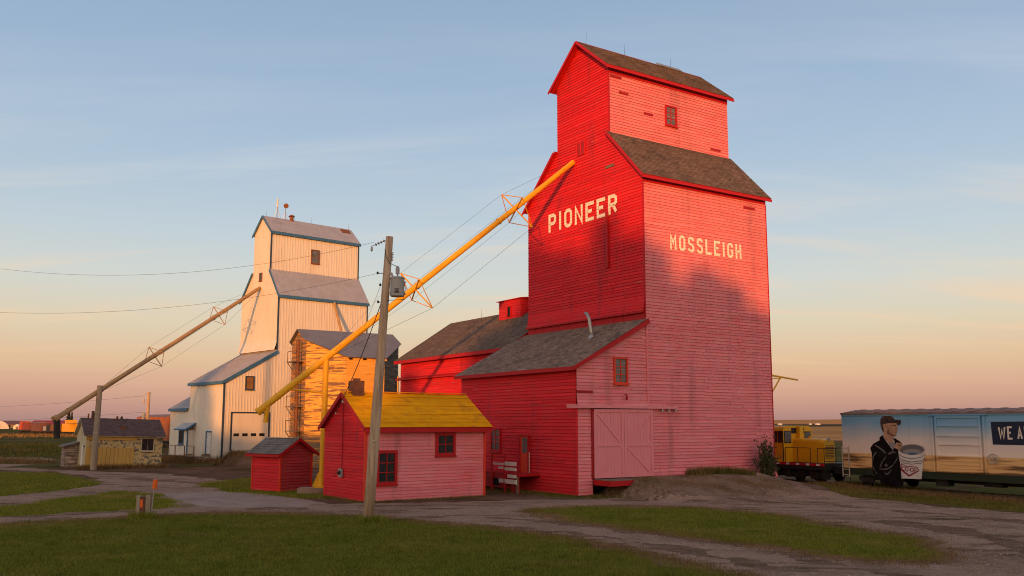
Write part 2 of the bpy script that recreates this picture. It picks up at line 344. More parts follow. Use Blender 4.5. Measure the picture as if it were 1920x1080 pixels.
def window(parent, mp, s0, s1, z0, z1, nx, nz, fm='trim', gm='glass', w=.1, proud=.085, name='window', mun=.035, base=0.0, sill=True):
    b = MB(); box = lambda a0, a1, c0, c1, o0, o1: b.prism([mp(a0, c0, o0), mp(a1, c0, o0), mp(a1, c1, o0), mp(a0, c1, o0)], Vector(mp(a0, c0, o1))-Vector(mp(a0, c0, o0)))
    box(s0-w, s0, z0-w, z1+w, base, proud); box(s1, s1+w, z0-w, z1+w, base, proud)
    box(s0, s1, z1, z1+w, base, proud-.004); box(s0, s1, z0-w, z0, base, proud-.004)
    for i in range(1, nx): s = s0+(s1-s0)*i/nx; box(s-mun/2, s+mun/2, z0, z1, base+.02, proud-.03)
    for i in range(1, nz): z = z0+(z1-z0)*i/nz; box(s0, s1, z-mun/2, z+mun/2, base+.02, proud-.034)
    o = b.build(name, fm, parent)
    for i in range(nx):
        for k in range(nz):
            a0, a1 = s0+(s1-s0)*i/nx+.01, s0+(s1-s0)*(i+1)/nx-.01; c0, c1 = z0+(z1-z0)*k/nz+.01, z0+(z1-z0)*(k+1)/nz-.01
            g = MB(); g.prism([mp(a0, c0, base+.034), mp(a1, c0, base+.034), mp(a1, c1, base+.036), mp(a0, c1, base+.036)], Vector(mp(a0, c0, base+.012))-Vector(mp(a0, c0, base+.03)))
            g.build('pane', gm, o)
    if sill:
        g = MB(); g.prism([mp(s0-w-.04, z0-w-.06, base), mp(s1+w+.04, z0-w-.06, base), mp(s1+w+.04, z0-w-.004, base), mp(s0-w-.04, z0-w-.004, base)], Vector(mp(s0, z0, proud+.05))-Vector(mp(s0, z0, 0)))
        g.build('sill', fm, o)
    return o
# block lettering: centre-line strokes in a unit box
OCT = [(.28, 0), (.72, 0), (1, .16), (1, .84), (.72, 1), (.28, 1), (0, .84), (0, .16), (.28, 0)]
GL = {'P': [[(0, 0), (0, 1), (.72, 1), (1, .87), (1, .58), (.72, .45), (0, .45)]], 'I': [[(.5, 0), (.5, 1)]], 'O': [OCT],
 'N': [[(0, 0), (0, 1), (1, 0), (1, 1)]], 'E': [[(1, 1), (0, 1), (0, 0), (1, 0)], [(0, .52), (.85, .52)]],
 'R': [[(0, 0), (0, 1), (.72, 1), (1, .87), (1, .6), (.72, .48), (0, .48)], [(.55, .48), (1, 0)]],
 'M': [[(0, 0), (0, 1), (.5, .42), (1, 1), (1, 0)]], 'L': [[(0, 1), (0, 0), (1, 0)]],
 'S': [[(1, .80), (1, .87), (.75, 1), (.25, 1), (0, .87), (0, .65), (.25, .53), (.75, .47), (1, .35), (1, .13), (.75, 0), (.25, 0), (0, .13), (0, .2)]],
 'G': [[(1, .76), (1, .86), (.75, 1), (.25, 1), (0, .86), (0, .14), (.25, 0), (.75, 0), (1, .14), (1, .48), (.6, .48)]],
 'H': [[(0, 0), (0, 1)], [(1, 0), (1, 1)], [(0, .5), (1, .5)]], 'W': [[(0, 1), (.24, 0), (.5, .8), (.76, 0), (1, 1)]], 'A': [[(0, 0), (.5, 1), (1, 0)], [(.2, .3), (.8, .3)]]}
def stroke_quads(pts, hw):
    closed = abs(pts[0][0]-pts[-1][0])+abs(pts[0][1]-pts[-1][1]) < 1e-6
    P = [Vector((p[0], p[1])) for p in pts]; n = len(P); L = []
    for i in range(n):
        dp = (P[i]-P[i-1]).normalized() if i > 0 else ((P[0]-P[-2]).normalized() if closed else None)
        dn = (P[i+1]-P[i]).normalized() if i < n-1 else ((P[1]-P[0]).normalized() if closed else None)
        dp = dp or dn; dn = dn or dp
        na = Vector((-dp.y, dp.x)); nb = Vector((-dn.y, dn.x)); m = (na+nb)
        m = m.normalized() if m.length > 1e-4 else na
        k = min(hw/max(.3, m.dot(na)), hw*2.0); L.append((P[i]+m*k, P[i]-m*k))
    return [[L[i][0], L[i+1][0], L[i+1][1], L[i][1]] for i in range(n-1)]
def letter_quads(ch, s0, z0, w, h, t):
    out = []
    for st in GL[ch]:
        pts = [(t/2+x*(w-t), t/2+y*(h-t)) for x, y in st]
        if ch == 'I': pts = [(w/2, 0), (w/2, h)]
        elif len(st) == 2 and st[0][0] == st[1][0]: pts = [(pts[0][0], 0), (pts[1][0], h)]
        else:
            pts = list(pts)
            if st[0] in ((0, 0), (1, 0), (0, 1)) and st[1][0] == st[0][0]: pts[0] = (pts[0][0], 0 if st[0][1] == 0 else h)
            if st[-1] in ((1, 0), (1, 1)) and st[-2][0] == st[-1][0]: pts[-1] = (pts[-1][0], 0 if st[-1][1] == 0 else h)
            if st[0] == (1, 1): pts[0] = (w, pts[0][1])
            if st[-1] == (1, 0) and st[-2][1] == 0: pts[-1] = (w, pts[-1][1])
        for q in stroke_quads(pts, t/2): out.append([(s0+p.x, z0+p.y) for p in q])
    return out
# ------------------------------------------------------------------ ground
RO = (7.103, 48.0); RA = math.radians(33.5)          # red elevator: near corner and heading
WO = (-21.813, 84.0); WA = math.radians(42)          # white elevator
TO = (19.679, 55.171); TA = math.radians(-58.5)      # railway track beside it
def loc(o, a, x, y):
    dx, dy = x-o[0], y-o[1]; return dx*math.cos(a)+dy*math.sin(a), -dx*math.sin(a)+dy*math.cos(a)
def wpos(o, a, x, y, z=0): return Vector((o[0]+x*math.cos(a)-y*math.sin(a), o[1]+x*math.sin(a)+y*math.cos(a), z))
def sm(a, b, x):
    t = np.clip((x-a)/(b-a), 0, 1); return t*t*(3-2*t)
def terrain(x, y):
    x = np.asarray(x, float); y = np.asarray(y, float)
    z = .035*np.sin(x*.31+1.3)*np.sin(y*.27)+.02*np.sin(x*.9+y*.5)*np.cos(y*.8-x*.3)
    lx, ly = loc(RO, RA, x, y)
    z = z*(1-.9*sm(8, 0, np.abs(lx)-10)*sm(8, 0, np.abs(ly)-10))
    z += .84*sm(-3.3, -2.1, lx)*(1-.82*sm(5, 10.5, lx))*sm(-7.5, -1.2, ly)*sm(1, .0, ly)
    z += .12*sm(-2, 1, lx)*sm(-9, -5, ly)*sm(0, -3, ly)*np.sin(lx*2.1+ly)*.5
    z += (.07*np.sin(x*1.3+1.1*np.sin(y*1.1))*np.sin(y*1.5-x*.6)+.02*np.sin(x*2.9+y*1.9)*np.sin(y*2.7-x*1.4))*sm(-3.2, -1.6, lx)*sm(12, 8, lx)*sm(-8, -5, ly)*sm(-.4, -2.2, ly)
    wx, wy = loc(WO, WA, x, y)
    z += 1.0*sm(-5.6, -4.0, wx)*sm(5, 0, wx)*sm(-8, -.6, wy)*sm(2, .5, wy)
    # grassy bank by the far siding on the left
    z += .5*sm(-36, -46, x)*sm(84, 110, y)*sm(300, 180, y)
    # gentle fall towards the track bed, long rise of the far land
    tx, ty = loc(TO, TA, x, y)
    z -= .25*sm(-6, -2.5, ty)*sm(30, 6, ty)*sm(40, 10, np.abs(tx-4))
    return z*sm(420, 300, np.hypot(x, y))
def tz(x, y): return float(terrain(x, y))
def gaxis(lo, f0, f1, hi, step, grow=1.25):
    a = list(np.arange(f0, f1+1e-6, step)); s = step; p = f1
    while p < hi: s *= grow; p += s; a.append(min(p, hi))
    s = step; p = f0
    while p > lo: s *= grow; p -= s; a.insert(0, max(p, lo))
    return np.array(a)
def grid_obj(name, X, Y, Z, m, kind='structure', keep=None):
    ny, nx = X.shape; v = np.stack([X, Y, Z], -1).reshape(-1, 3)
    i = np.arange(ny*nx).reshape(ny, nx); q = np.stack([i[:-1, :-1], i[:-1, 1:], i[1:, 1:], i[1:, :-1]], -1).reshape(-1, 4)
    if keep is not None:
        k = (keep[:-1, :-1] | keep[:-1, 1:] | keep[1:, 1:] | keep[1:, :-1]).reshape(-1); q = q[k]
        u, inv = np.unique(q, return_inverse=True); v = v[u]; q = inv.reshape(-1, 4)
    me = bpy.data.meshes.new(name); me.vertices.add(len(v)); me.vertices.foreach_set('co', v.ravel())
    me.loops.add(q.size); me.loops.foreach_set('vertex_index', q.ravel().astype(np.int32)); me.polygons.add(len(q))
    me.polygons.foreach_set('loop_start', np.arange(0, q.size, 4, dtype=np.int32)); me.polygons.foreach_set('loop_total', np.full(len(q), 4, np.int32))
    me.polygons.foreach_set('use_smooth', np.ones(len(q), bool)); me.update(calc_edges=True)
    me.materials.append(m); o = bpy.data.objects.new(name, me); link(o); o['kind'] = kind
    return o
def ground_mat(name, cols, scales, bump=.5, bscale=8, rough=.95):
    """cols: base + list of (colour, scale, lo, hi)"""
    m = bpy.data.materials.new(name); m.use_nodes = True; t = m.node_tree; n = t.nodes; l = t.links
    b = n['Principled BSDF']; b.inputs['Roughness'].default_value = rough; b.inputs['Specular IOR Level'].default_value = 0.
    g = n.new('ShaderNodeNewGeometry'); c = n.new('ShaderNodeRGB'); c.outputs[0].default_value = (*cols, 1); out = c.outputs[0]
    for i, (c2, sc, lo, hi, st) in enumerate(scales):
        mpn = n.new('ShaderNodeMapping'); mpn.inputs['Scale'].default_value = st; mpn.inputs['Location'].default_value = (i*7.3, i*3.1, 0)
        l.new(g.outputs['Position'], mpn.inputs[0])
        no = n.new('ShaderNodeTexNoise'); no.inputs['Scale'].default_value = sc; no.inputs['Detail'].default_value = 8; no.inputs['Roughness'].default_value = .65
        l.new(mpn.outputs[0], no.inputs['Vector'])
        mr = n.new('ShaderNodeMapRange'); mr.inputs[1].default_value = lo; mr.inputs[2].default_value = hi; l.new(no.outputs['Fac'], mr.inputs[0])
        mx = n.new('ShaderNodeMix'); mx.data_type = 'RGBA'; l.new(mr.outputs[0], mx.inputs[0]); l.new(out, mx.inputs[6]); mx.inputs[7].default_value = (*c2, 1); out = mx.outputs[2]
    l.new(out, b.inputs['Base Color'])
    no = n.new('ShaderNodeTexNoise'); no.inputs['Scale'].default_value = bscale; no.inputs['Detail'].default_value = 8; no.inputs['Roughness'].default_value = .7; l.new(g.outputs['Position'], no.inputs['Vector'])
    bp = n.new('ShaderNodeBump'); bp.inputs['Strength'].default_value = bump; bp.inputs['Distance'].default_value = .12
    l.new(no.outputs['Fac'], bp.inputs['Height']); l.new(bp.outputs[0], b.inputs['Normal'])
    return m
I1 = (1, 1, 1)
M_DIRT = ground_mat('bare_earth', (.125, .072, .045), [((.19, .12, .085), .35, .42, .68, I1), ((.07, .055, .015), .22, .50, .66, I1), ((.20, .135, .10), 6, .52, .8, I1), ((.045, .032, .025), 2.5, .58, .8, I1)], .7, 6)
M_GRAVEL = ground_mat('gravel', (.42, .275, .20), [((.26, .165, .12), .30, .45, .66, I1), ((.60, .44, .34), 5, .54, .70, I1), ((.16, .10, .075), 11, .54, .70, I1), ((.13, .08, .052), .7, .53, .66, (.45, 1.3, 1)), ((.42, .31, .25), 1.8, .6, .72, (.4, 1.4, 1))], 1., 14)
M_RUT = ground_mat('compacted_dirt', (.20, .12, .082), [((.32, .21, .155), 1.4, .45, .66, (.4, 1.4, 1)), ((.09, .05, .033), 5, .52, .72, I1), ((.30, .22, .17), 12, .56, .74, I1)], 1., 12)
M_LAWN = ground_mat('lawn_soil', (.12, .125, .02), [((.17, .145, .03), .25, .45, .68, I1), ((.07, .085, .012), .7, .5, .72, I1), ((.20, .13, .05), .16, .58, .74, I1)], .9, 20)
M_RAMP = ground_mat('stony_earth', (.30, .195, .14), [((.17, .105, .07), .7, .45, .64, I1), ((.46, .33, .255), 7, .54, .72, I1), ((.11, .07, .05), 11, .55, .7, I1)], 1., 12)
M_FIELD = ground_mat('rough_pasture', (.095, .085, .026), [((.14, .10, .045), .05, .44, .6, (.5, 1.4, 1)), ((.045, .05, .018), .12, .5, .68, I1), ((.10, .085, .035), .9, .5, .75, I1)], .6, 1.5)
M_STUB = ground_mat('stubble_field', (.50, .25, .095), [((.32, .165, .07), .01, .42, .6, (.3, 2.2, 1)), ((.50, .26, .09), .04, .5, .7, I1)], .3, 1)
M_DARKF = ground_mat('fallow_field', (.095, .075, .05), [((.06, .06, .035), .012, .42, .6, (.3, 2, 1))], .3, 1)
ax = gaxis(-7000, -50, 34, 7000, .34, 1.2); ay = gaxis(-900, 15, 96, 9000, .34, 1.2)
GX, GY = np.meshgrid(ax, ay); GZ = terrain(GX, GY)
grid_obj('ground', GX, GY, GZ, M_DIRT)
def sdf(px, py, poly):
    d = np.full(px.shape, 1e9); s = np.ones(px.shape); n = len(poly)
    for i in range(n):
        ax_, ay_ = poly[i]; bx, by = poly[i-1]; ex, ey = bx-ax_, by-ay_; wx, wy = px-ax_, py-ay_
        t = np.clip((wx*ex+wy*ey)/(ex*ex+ey*ey+1e-12), 0, 1); d = np.minimum(d, (wx-ex*t)**2+(wy-ey*t)**2)
        c1 = py >= ay_; c2 = py < by; c3 = ex*wy > ey*wx
        flip = (c1 & c2 & c3) | (~c1 & ~c2 & ~c3); s = np.where(flip, -s, s)
    return -s*np.sqrt(d)                                # positive inside
def wob(x, y, a=1.):
    return a*(.5*np.sin(x*1.1+.7*np.sin(y*.9))*np.cos(y*1.3+.5*np.sin(x*.7))+.3*np.sin(x*2.7+y*1.9)*np.cos(y*2.3-x*1.1)+.2*np.sin(x*6.1-y*4.3)*np.sin(y*5.7+x*2.))
def drape(name, poly, step, m, lift, amp=.6, kind='structure', slope=.06, grow=0.):
    P = np.array(poly); x = np.arange(P[:, 0].min()-1.5, P[:, 0].max()+1.5+step, step); y = np.arange(P[:, 1].min()-1.5, P[:, 1].max()+1.5+step, step)
    X, Y = np.meshgrid(x, y); S = sdf(X, Y, poly)+wob(X, Y, amp)+grow
    Z = terrain(X, Y)+np.clip(S*slope, -.08, 1)*1.0; Z = np.minimum(Z, terrain(X, Y)+lift)
    return grid_obj(name, X, Y, Z, m, kind, keep=S > -.7)
DRIVE = [(-25.7, 42.8), (-24.8, 47.6), (-24.4, 52.8), (-24.7, 55.6), (-28.1, 61.5), (-34.3, 68.9), (-43.4, 72.0), (-47.8, 79.3), (-33.8, 70.5), (-24.0, 64.7), (-15.6, 56.1), (-15.4, 49.5), (-8.1, 41.2), (-1.5, 43.0), (3.7, 44.4), (9.6, 47.0), (15.3, 50.8), (16.7, 45.3), (19.2, 39.6), (23.1, 35.3), (26, 15), (4.8, 15), (4.0, 24.7), (.7, 30.0), (-2.0, 32.4), (-5.5, 35.3), (-10.5, 36.5), (-14.0, 35.3), (-18.6, 31.1), (-24, 30)]
LAWN_A = [(-24, 30.5), (-18.6, 31.8), (-16.3, 34.1), (-14.3, 36.0), (-10.7, 37.3), (-5.6, 36.0), (-2.1, 32.9), (.7, 30.4), (2.3, 28.5), (4.0, 25.2), (5.5, 21.8), (6.4, 16), (-24, 16)]
LAWN_B = [(.6, 38.4), (3.2, 40.1), (7.7, 39.4), (9.9, 37.3), (10.8, 34.7), (12.7, 29.8), (12.0, 25.7), (10.7, 24.0), (9.0, 24.7), (7.0, 27.7), (4.3, 31.3), (1.8, 34.7)]
LAWN_C = [(-41.5, 68.9), (-33.2, 66.7), (-25.7, 57.1), (-23.9, 53.7), (-24.2, 48.7), (-26.0, 43.4), (-36, 46)]
LAWN_D = [(-24, 36.5), (-22.4, 40.2), (-21.9, 42.3), (-21.7, 45.9), (-20.5, 48.7), (-17.9, 46.9), (-13.8, 39.6), (-15.2, 38.9), (-18.0, 37.3), (-20.7, 35.3)]
LAWN_E = [(16.0, 53.1), (19.0, 50.5), (22.0, 46.6), (28.0, 38.8), (24.7, 31.0), (19.4, 40.1), (16.7, 45.3)]
LAWN_F = [(-18.6, 52.8), (-18.0, 57.6), (-17.3, 60.9), (-11.3, 56.1), (-8.0, 43.4), (-10.2, 44.3), (-13.2, 46.6)]
SLAB = [(-18.0, 47.3), (-15.8, 48.7), (-13.3, 48.0), (-8.4, 41.7), (-8.9, 39.4), (-12.3, 39.4), (-14.1, 40.6)]
drape('gravel_drive', DRIVE, .35, M_GRAVEL, .012, .7)
for pl in (LAWN_A, LAWN_B): drape('dirt_verge', pl, .3, M_RUT, .017, .8, slope=.06, grow=.55)
drape('earth_ramp', [tuple(wpos(RO, RA, x, y))[:2] for x, y in ((-3.3, -.4), (9.6, -.2), (9.4, -2.4), (5.0, -5.6), (0, -6.4), (-2.4, -5.2), (-3.6, -2.6))], .3, M_RAMP, .02, .6, slope=.05)
for nm, pl, a in (('lawn', LAWN_A, .8), ('lawn', LAWN_B, .75), ('lawn', LAWN_C, .8), ('lawn', LAWN_D, .75), ('lawn', LAWN_E, .6), ('lawn', LAWN_F, .6)):
    drape(nm, pl, .35, M_LAWN, .022, a, slope=.05)
for pl in ([(-2.6, 33.6), (1.2, 30.6), (4.6, 26.2), (6.8, 21), (8.0, 17), (8.8, 17), (7.6, 21.4), (5.4, 26.8), (1.8, 31.4), (-2.4, 34.4)], [(-1.0, 35.2), (2.2, 32.6), (6.0, 27.8), (8.6, 22.6), (10, 18), (10.8, 18), (9.3, 23), (6.6, 28.4), (2.8, 33.3), (-.6, 35.9)],
  [(-24, 33.4), (-16, 37.0), (-10, 38.4), (-4.5, 37.4), (-4.3, 38.2), (-10, 39.2), (-16.2, 37.8), (-24, 34.4)], [(4, 42.4), (9, 42.8), (14, 40), (18, 34), (21, 27), (22.2, 27.4), (19, 34.8), (14.8, 41), (9.2, 43.8), (4, 43.4)], [(13.2, 34), (14.4, 29), (13.4, 24), (12.0, 20.5), (13.6, 20), (15.6, 24), (16, 30), (14.6, 35)], [(-26, 60), (-21, 56), (-16, 52.5), (-15.4, 53.6), (-20.4, 57.2), (-25, 61.4)]):
    drape('wheel_rut', pl, .22, M_RUT, .018, .75, slope=.07)
drape('concrete_pad', SLAB, .3, MR['concrete'], .034, .22, slope=.25)
# pasture on the left, fields and the far rise on the right
drape('pasture', [(-38, 74), (-30, 80), (-36, 100), (-60, 160), (-40, 330), (-330, 900), (-900, 900), (-420, 330), (-75, 78), (-50, 66)], 4., M_FIELD, .02, 1.)
drape('pasture', [(26, 47), (22, 60), (26, 95), (60, 170), (200, 180), (260, 120), (90, 40), (40, 28)], 2., M_FIELD, .02, .8)
drape('farm_track', [(-40.5, 70.4), (-41.4, 79.3), (-43.2, 88.2), (-47.0, 93.4), (-70, 99), (-70, 96), (-46.2, 88), (-44.8, 77.3), (-43, 71)], .6, M_GRAVEL, .03, .4, slope=.1)
drape('stubble_field', [(55, 185), (120, 700), (620, 1250), (1500, 1250), (700, 500), (330, 185)], 12., M_STUB, .12, 1.)
drape('fallow_field', [(150, 780), (300, 1900), (1900, 1900), (1300, 1180), (560, 1180)], 30., M_DARKF, .3, 1.)
hx = np.linspace(300, 4500, 60); hy = np.linspace(1700, 4200, 40); HX, HY = np.meshgrid(hx, hy)
HZ = -6+27*sm(2300, 3100, HY)*sm(300, 1100, HX)*(1-.25*np.sin(HX*.0016+.4))*(1-.35*sm(2400, 4500, HX))
grid_obj('hill', HX, HY, HZ, ground_mat('golden_hill_stubble', (.56, .26, .10), [((.44, .20, .085), .004, .42, .6, (.3, 2.2, 1))], .2, .5))

# ------------------------------------------------------------------ red elevator
RW, RL = 9.75, 10.95
ELEV = 'grain elevators'
re_ = thing('grain_elevator', 'tall red wooden grain elevator with cream PIONEER and MOSSLEIGH lettering', 'grain elevator', (*RO, 0), RA)
fl = lambda s, z: .14*max(0., (10.3-z)/.85)**1.4 if z < 10.3 else 0.
b = MB()
siding(b, mapX(0), [(0, 9.5), (RL, 9.5), (RL, 17.25), (0, 17.25)], flare=fl)
siding(b, mapX(0), [(0, 17.25), (RL, 17.25), (7.75, 20.15), (2.78, 20.15)], back=True)
siding(b, mapX(0), [(2.78, 20.15), (7.75, 20.15), (7.75, 24.3), (2.78, 24.3)])
siding(b, mapX(0), [(2.78, 24.3), (7.75, 24.3), (5.27, 26.35)])
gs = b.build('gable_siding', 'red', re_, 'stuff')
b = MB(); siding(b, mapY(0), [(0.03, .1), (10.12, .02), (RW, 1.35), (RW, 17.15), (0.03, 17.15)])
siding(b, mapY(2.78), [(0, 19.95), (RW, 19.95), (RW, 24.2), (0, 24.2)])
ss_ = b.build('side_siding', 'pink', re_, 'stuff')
b = MB()                                                # the two walls that face away
b.face([(RW, 0, 0), (RW, RL, 0), (RW, RL, 17.2), (RW, 7.75, 20.1), (RW, 7.75, 24.3), (RW, 5.27, 26.3), (RW, 2.78, 24.3), (RW, 2.78, 20.1), (RW, 0, 17.2)])
b.face([(0, RL, 0), (RW, RL, 0), (RW, RL, 17.2), (0, RL, 17.2)]); b.face([(0, 7.75, 20), (RW, 7.75, 20), (RW, 7.75, 24.3), (0, 7.75, 24.3)])
b.face([(0, 0, 0), (0, RL, 0), (0, RL, 9.6), (0, 0, 9.6)])
b.build('rear_wall', 'red', re_)
# roofs: two shoulders, two top slopes
def roof(parent, x0, x1, ya, za, yb, zb, m='shingle', row=.16, w=.22, name='roof', th=.07, slabm='trim'):
    P = Vector((x0, ya, za)); U = Vector((1, 0, 0)); V = Vector((0, yb-ya, zb-za)); lv = V.length
    o = roof_slab(name, P, U, V, x1-x0, lv, th, slabm, parent)
    k = MB(); shingles(k, P, U, V, x1-x0, lv, row, w); k.build('shingles', m, o, 'stuff')
    return o
sl = (20.15-17.25)/2.78
roof(re_, -.28, RW+.22, -.32, 17.25-.32*sl+.05, 2.82, 20.22)
roof(re_, -.28, RW+.22, RL+.3, 17.25-.3*(2.9/3.2)+.05, 7.71, 20.22)
st_ = (26.35-24.3)/2.49
roof(re_, -.42, RW+.3, 2.78-.32, 24.3-.32*st_+.06, 5.29, 26.44)
roof(re_, -.42, RW+.3, 7.75+.32, 24.3-.32*st_+.06, 5.25, 26.44)
def fascia(parent, pts, w=.05, h=.2, m='trim', up=(0, 0, 1)):
    for a, c in pts: MB().beam(a, c, w, h, up).build('fascia', m, parent)
zf = 17.25-.32*sl
fascia(re_, [((-.3, -.33, zf-.08), (RW+.24, -.33, zf-.08)), ((-.44, 2.44, 24.3-.32*st_-.08), (RW+.32, 2.44, 24.3-.32*st_-.08))], .04, .16)
for xx in (-.31,):
    fascia(re_, [((xx, -.34, zf-.06), (xx, 2.74, 20.12)), ((xx, RL+.32, zf-.06), (xx, 7.79, 20.12))], .04, .15)
    fascia(re_, [((xx-.14, 2.42, 24.3-.32*st_-.04), (xx-.14, 5.27, 26.36)), ((xx-.14, 8.11, 24.3-.32*st_-.04), (xx-.14, 5.27, 26.36))], .04, .15)
# frieze boards under the eaves
MB().box(0, -.05, 16.62, RW, -.012, 16.95).build('frieze_board', 'trim', re_); MB().box(0, 2.73, 23.72, RW, 2.768, 24.02).build('frieze_board', 'trim', re_)
# corner boards
for x, y, z0, z1 in ((-.03, -.03, .3, 17.0),):
    MB().box(x-.012, y-.012, 9.3, x+.06, y+.06, z1).build('corner_board', 'trim', re_)
MB().box(-.045, 2.72, 20.2, .04, 2.79, 24.0).build('corner_board', 'trim', re_)
MB().box(RW-.02, -.045, 1.4, RW+.04, .03, 16.6).build('corner_board', 'trim', re_)
# skirt of vertical boards between the flare and the shed roof
for k in range(13):
    y0 = .02+k*.842; MB().box(-.05-random.uniform(0, .015), y0+.012, 8.85, -.0, y0+.83, 9.62).build('skirt_board', 'trim', re_)
MB().beam((-.21, 0, 9.49), (-.21, RL, 9.49), .05, .1).build('drip_rail', 'trim', re_)
window(re_, mapY(2.78), 4.45, 5.2, 21.48, 22.55, 2, 3, 'trim', 'glass_grey', .1, .1)
# hatch, down rod, patched boards
h = MB().box(-.06, 4.95, 19.42, -.0, 5.74, 20.25).build('hatch', 'patch', re_)
for a in (4.97, 5.34, 5.69): MB().box(-.085, a, 19.42, -.058, a+.04, 20.25).build('batten', 'red', h)
MB().box(-.16, 2.86, 12.3, -.035, 3.04, 15.5).build('down_rod', 'trim', re_)
for x0, x1, z in ((.11, .95, 23.5), (.77, 1.46, 22.62), (2.68, 3.36, 21.72), (8.16, 9.01, 20.47)):
    MB().box(x0, 2.72, z, x1, 2.775, z+.14).build('patch_board', 'patch', re_)
MB().box(7.83, -.055, 16.14, 8.79, -.004, 16.29).build('patch_board', 'patch', re_)
MB().box(-.05, 2.35, 18.05, -.004, 3.1, 18.2).build('patch_board', 'oldwood', re_)
# lettering follows the lapped boards
def letters(parent, mp, text, s0, s1, z0, z1, t, sgn=1, pitch=.17, lap=.028, gapk=.32, narrow={'I': .42}, m='cream', boards=True):
    h = z1-z0; wts = [narrow.get(c, 1.) for c in text]; n = len(text); tot = sum(wts)+gapk*(n-1); u = abs(s1-s0)/tot; x = 0
    for c, wt in zip(text, wts):
        if c != ' ':
            k = MB(); w = wt*u
            for q in letter_quads(c, x, z0, w, h, t):
                if boards:
                    r = math.floor(z0/pitch)
                    while r*pitch < z1:
                        a = r*pitch; d = clip(clip(q, 1, a+.010, True), 1, a+pitch, False); r += 1
                        if d: k.face([mp(s0+sgn*s, z, .053+.006*(1-(z-a)/pitch)) for s, z in d])
                else: k.prism([mp(s0+sgn*s, z, .0) for s, z in q], Vector(mp(s0, z0, .008))-Vector(mp(s0, z0, 0)))
            k.build('letter', m, parent)
        x += wt*u+gapk*u
letters(re_, mapX(0), 'PIONEER', 8.67, 2.1, 15.28, 16.42, .21, -1)
letters(re_, mapY(0), 'MOSSLEIGH', 1.86, 7.5, 13.05, 13.93, .15, 1, gapk=.40)
# lightning rods and a weathered patch on the ridge
for x in (.35, 3.4, 7.3): MB().tube((x, 5.27, 26.4), (x+.06, 5.27, 27.15), .011, .005, 5).build('lightning_rod', 'wire', re_)
q = Vector((0, -2.49, -2.05)).normalized()
MB().obox(Vector((7.1, 5.15, 26.43)), Vector((1.0, 0, 0)), q*.22, q.cross(Vector((1, 0, 0)))*.03).build('ridge_flashing', 'steel', re_)
# short loading spout on the track side
k = MB(); k.tube((RW-.1, .5, 6.48), (12.7, .5, 6.2), .06, .05, 8); k.tube((RW-.1, .5, 4.6), (11.15, .5, 6.3), .045, .045, 8); k.tube((RW-.1, .5, 6.25), (11.2, .5, 6.24), .03, .03, 6)
k.build('loading_arm', 'yellow_steel', re_)

# ------------------------------------------------------------------ red drive shed
SX = -4.68; SL = 11.3
sh = thing('drive_shed', 'red lean-to drive shed with double sliding doors under the PIONEER wall', 'shed', (*RO, 0), RA)
b = MB(); siding(b, mapX(SX), [(0, .05), (SL, .05), (SL, 6.5), (0, 6.5)], sag=.1); b.build('front_siding', 'red', sh, 'stuff')
b = MB()
fl2 = lambda s, z: .10*max(0., (5.0-z)/.6)**1.5
siding(b, mapY(-.03), [(SX, 4.42), (.0, 4.42), (.0, 9.1), (SX, 6.5)], flare=fl2)
siding(b, mapY(-.03), [(SX, .05), (-3.72, .05), (-3.72, 4.4), (SX, 4.4)], pitch=.17)
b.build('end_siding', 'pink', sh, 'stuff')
MB().face([(SX, SL, 0), (0, SL, 0), (0, SL, 9.1), (SX, SL, 6.5)]).build('rear_wall', 'red', sh)
sls = (9.06-6.52)/(-SX)
P = Vector((SX-.34, -.3, 6.52-.34*sls+.05)); V = Vector((-SX+.34, 0, 2.54+.34*sls)); 
o = roof_slab('roof', P, (0, 1, 0), V, SL+.6, V.length-.02, .08, 'trim', sh)
k = MB(); shingles(k, P, (0, 1, 0), V, SL+.6, V.length-.02, .15, .22); tag(k.build('shingles', mat('charcoal_brown_shingles', (.28, .20, .16), .9, (.17, .125, .105), 1.2, (1, 1, 1), .4, .7, .35, .5, 30), o, 'stuff'))
fascia(sh, [((SX-.35, -.32, 6.3), (SX-.35, SL+.3, 6.3)), ((SX-.37, -.315, 6.3), (.0, -.315, 8.93))], .045, .2)
MB().box(-.035, -.10, 4.5, .10, -.0, 9.0).build('joint_board', 'pink', sh)
MB().box(SX-.045, -.075, .1, SX+.03, .02, 4.4).build('corner_board', 'red', sh)
window(sh, mapY(-.03), -2.21, -1.45, 5.68, 6.88, 2, 3, 'orange_trim', 'glass_grey', .09, .1)
window(sh, mapX(SX), 6.99, 7.8, 2.12, 3.22, 2, 3, 'trim', 'glass_grey', .11, .1)
MB().box(SX, -.085, 5.09, -3.67, -.03, 5.22).build('patch_board', 'patch', sh)
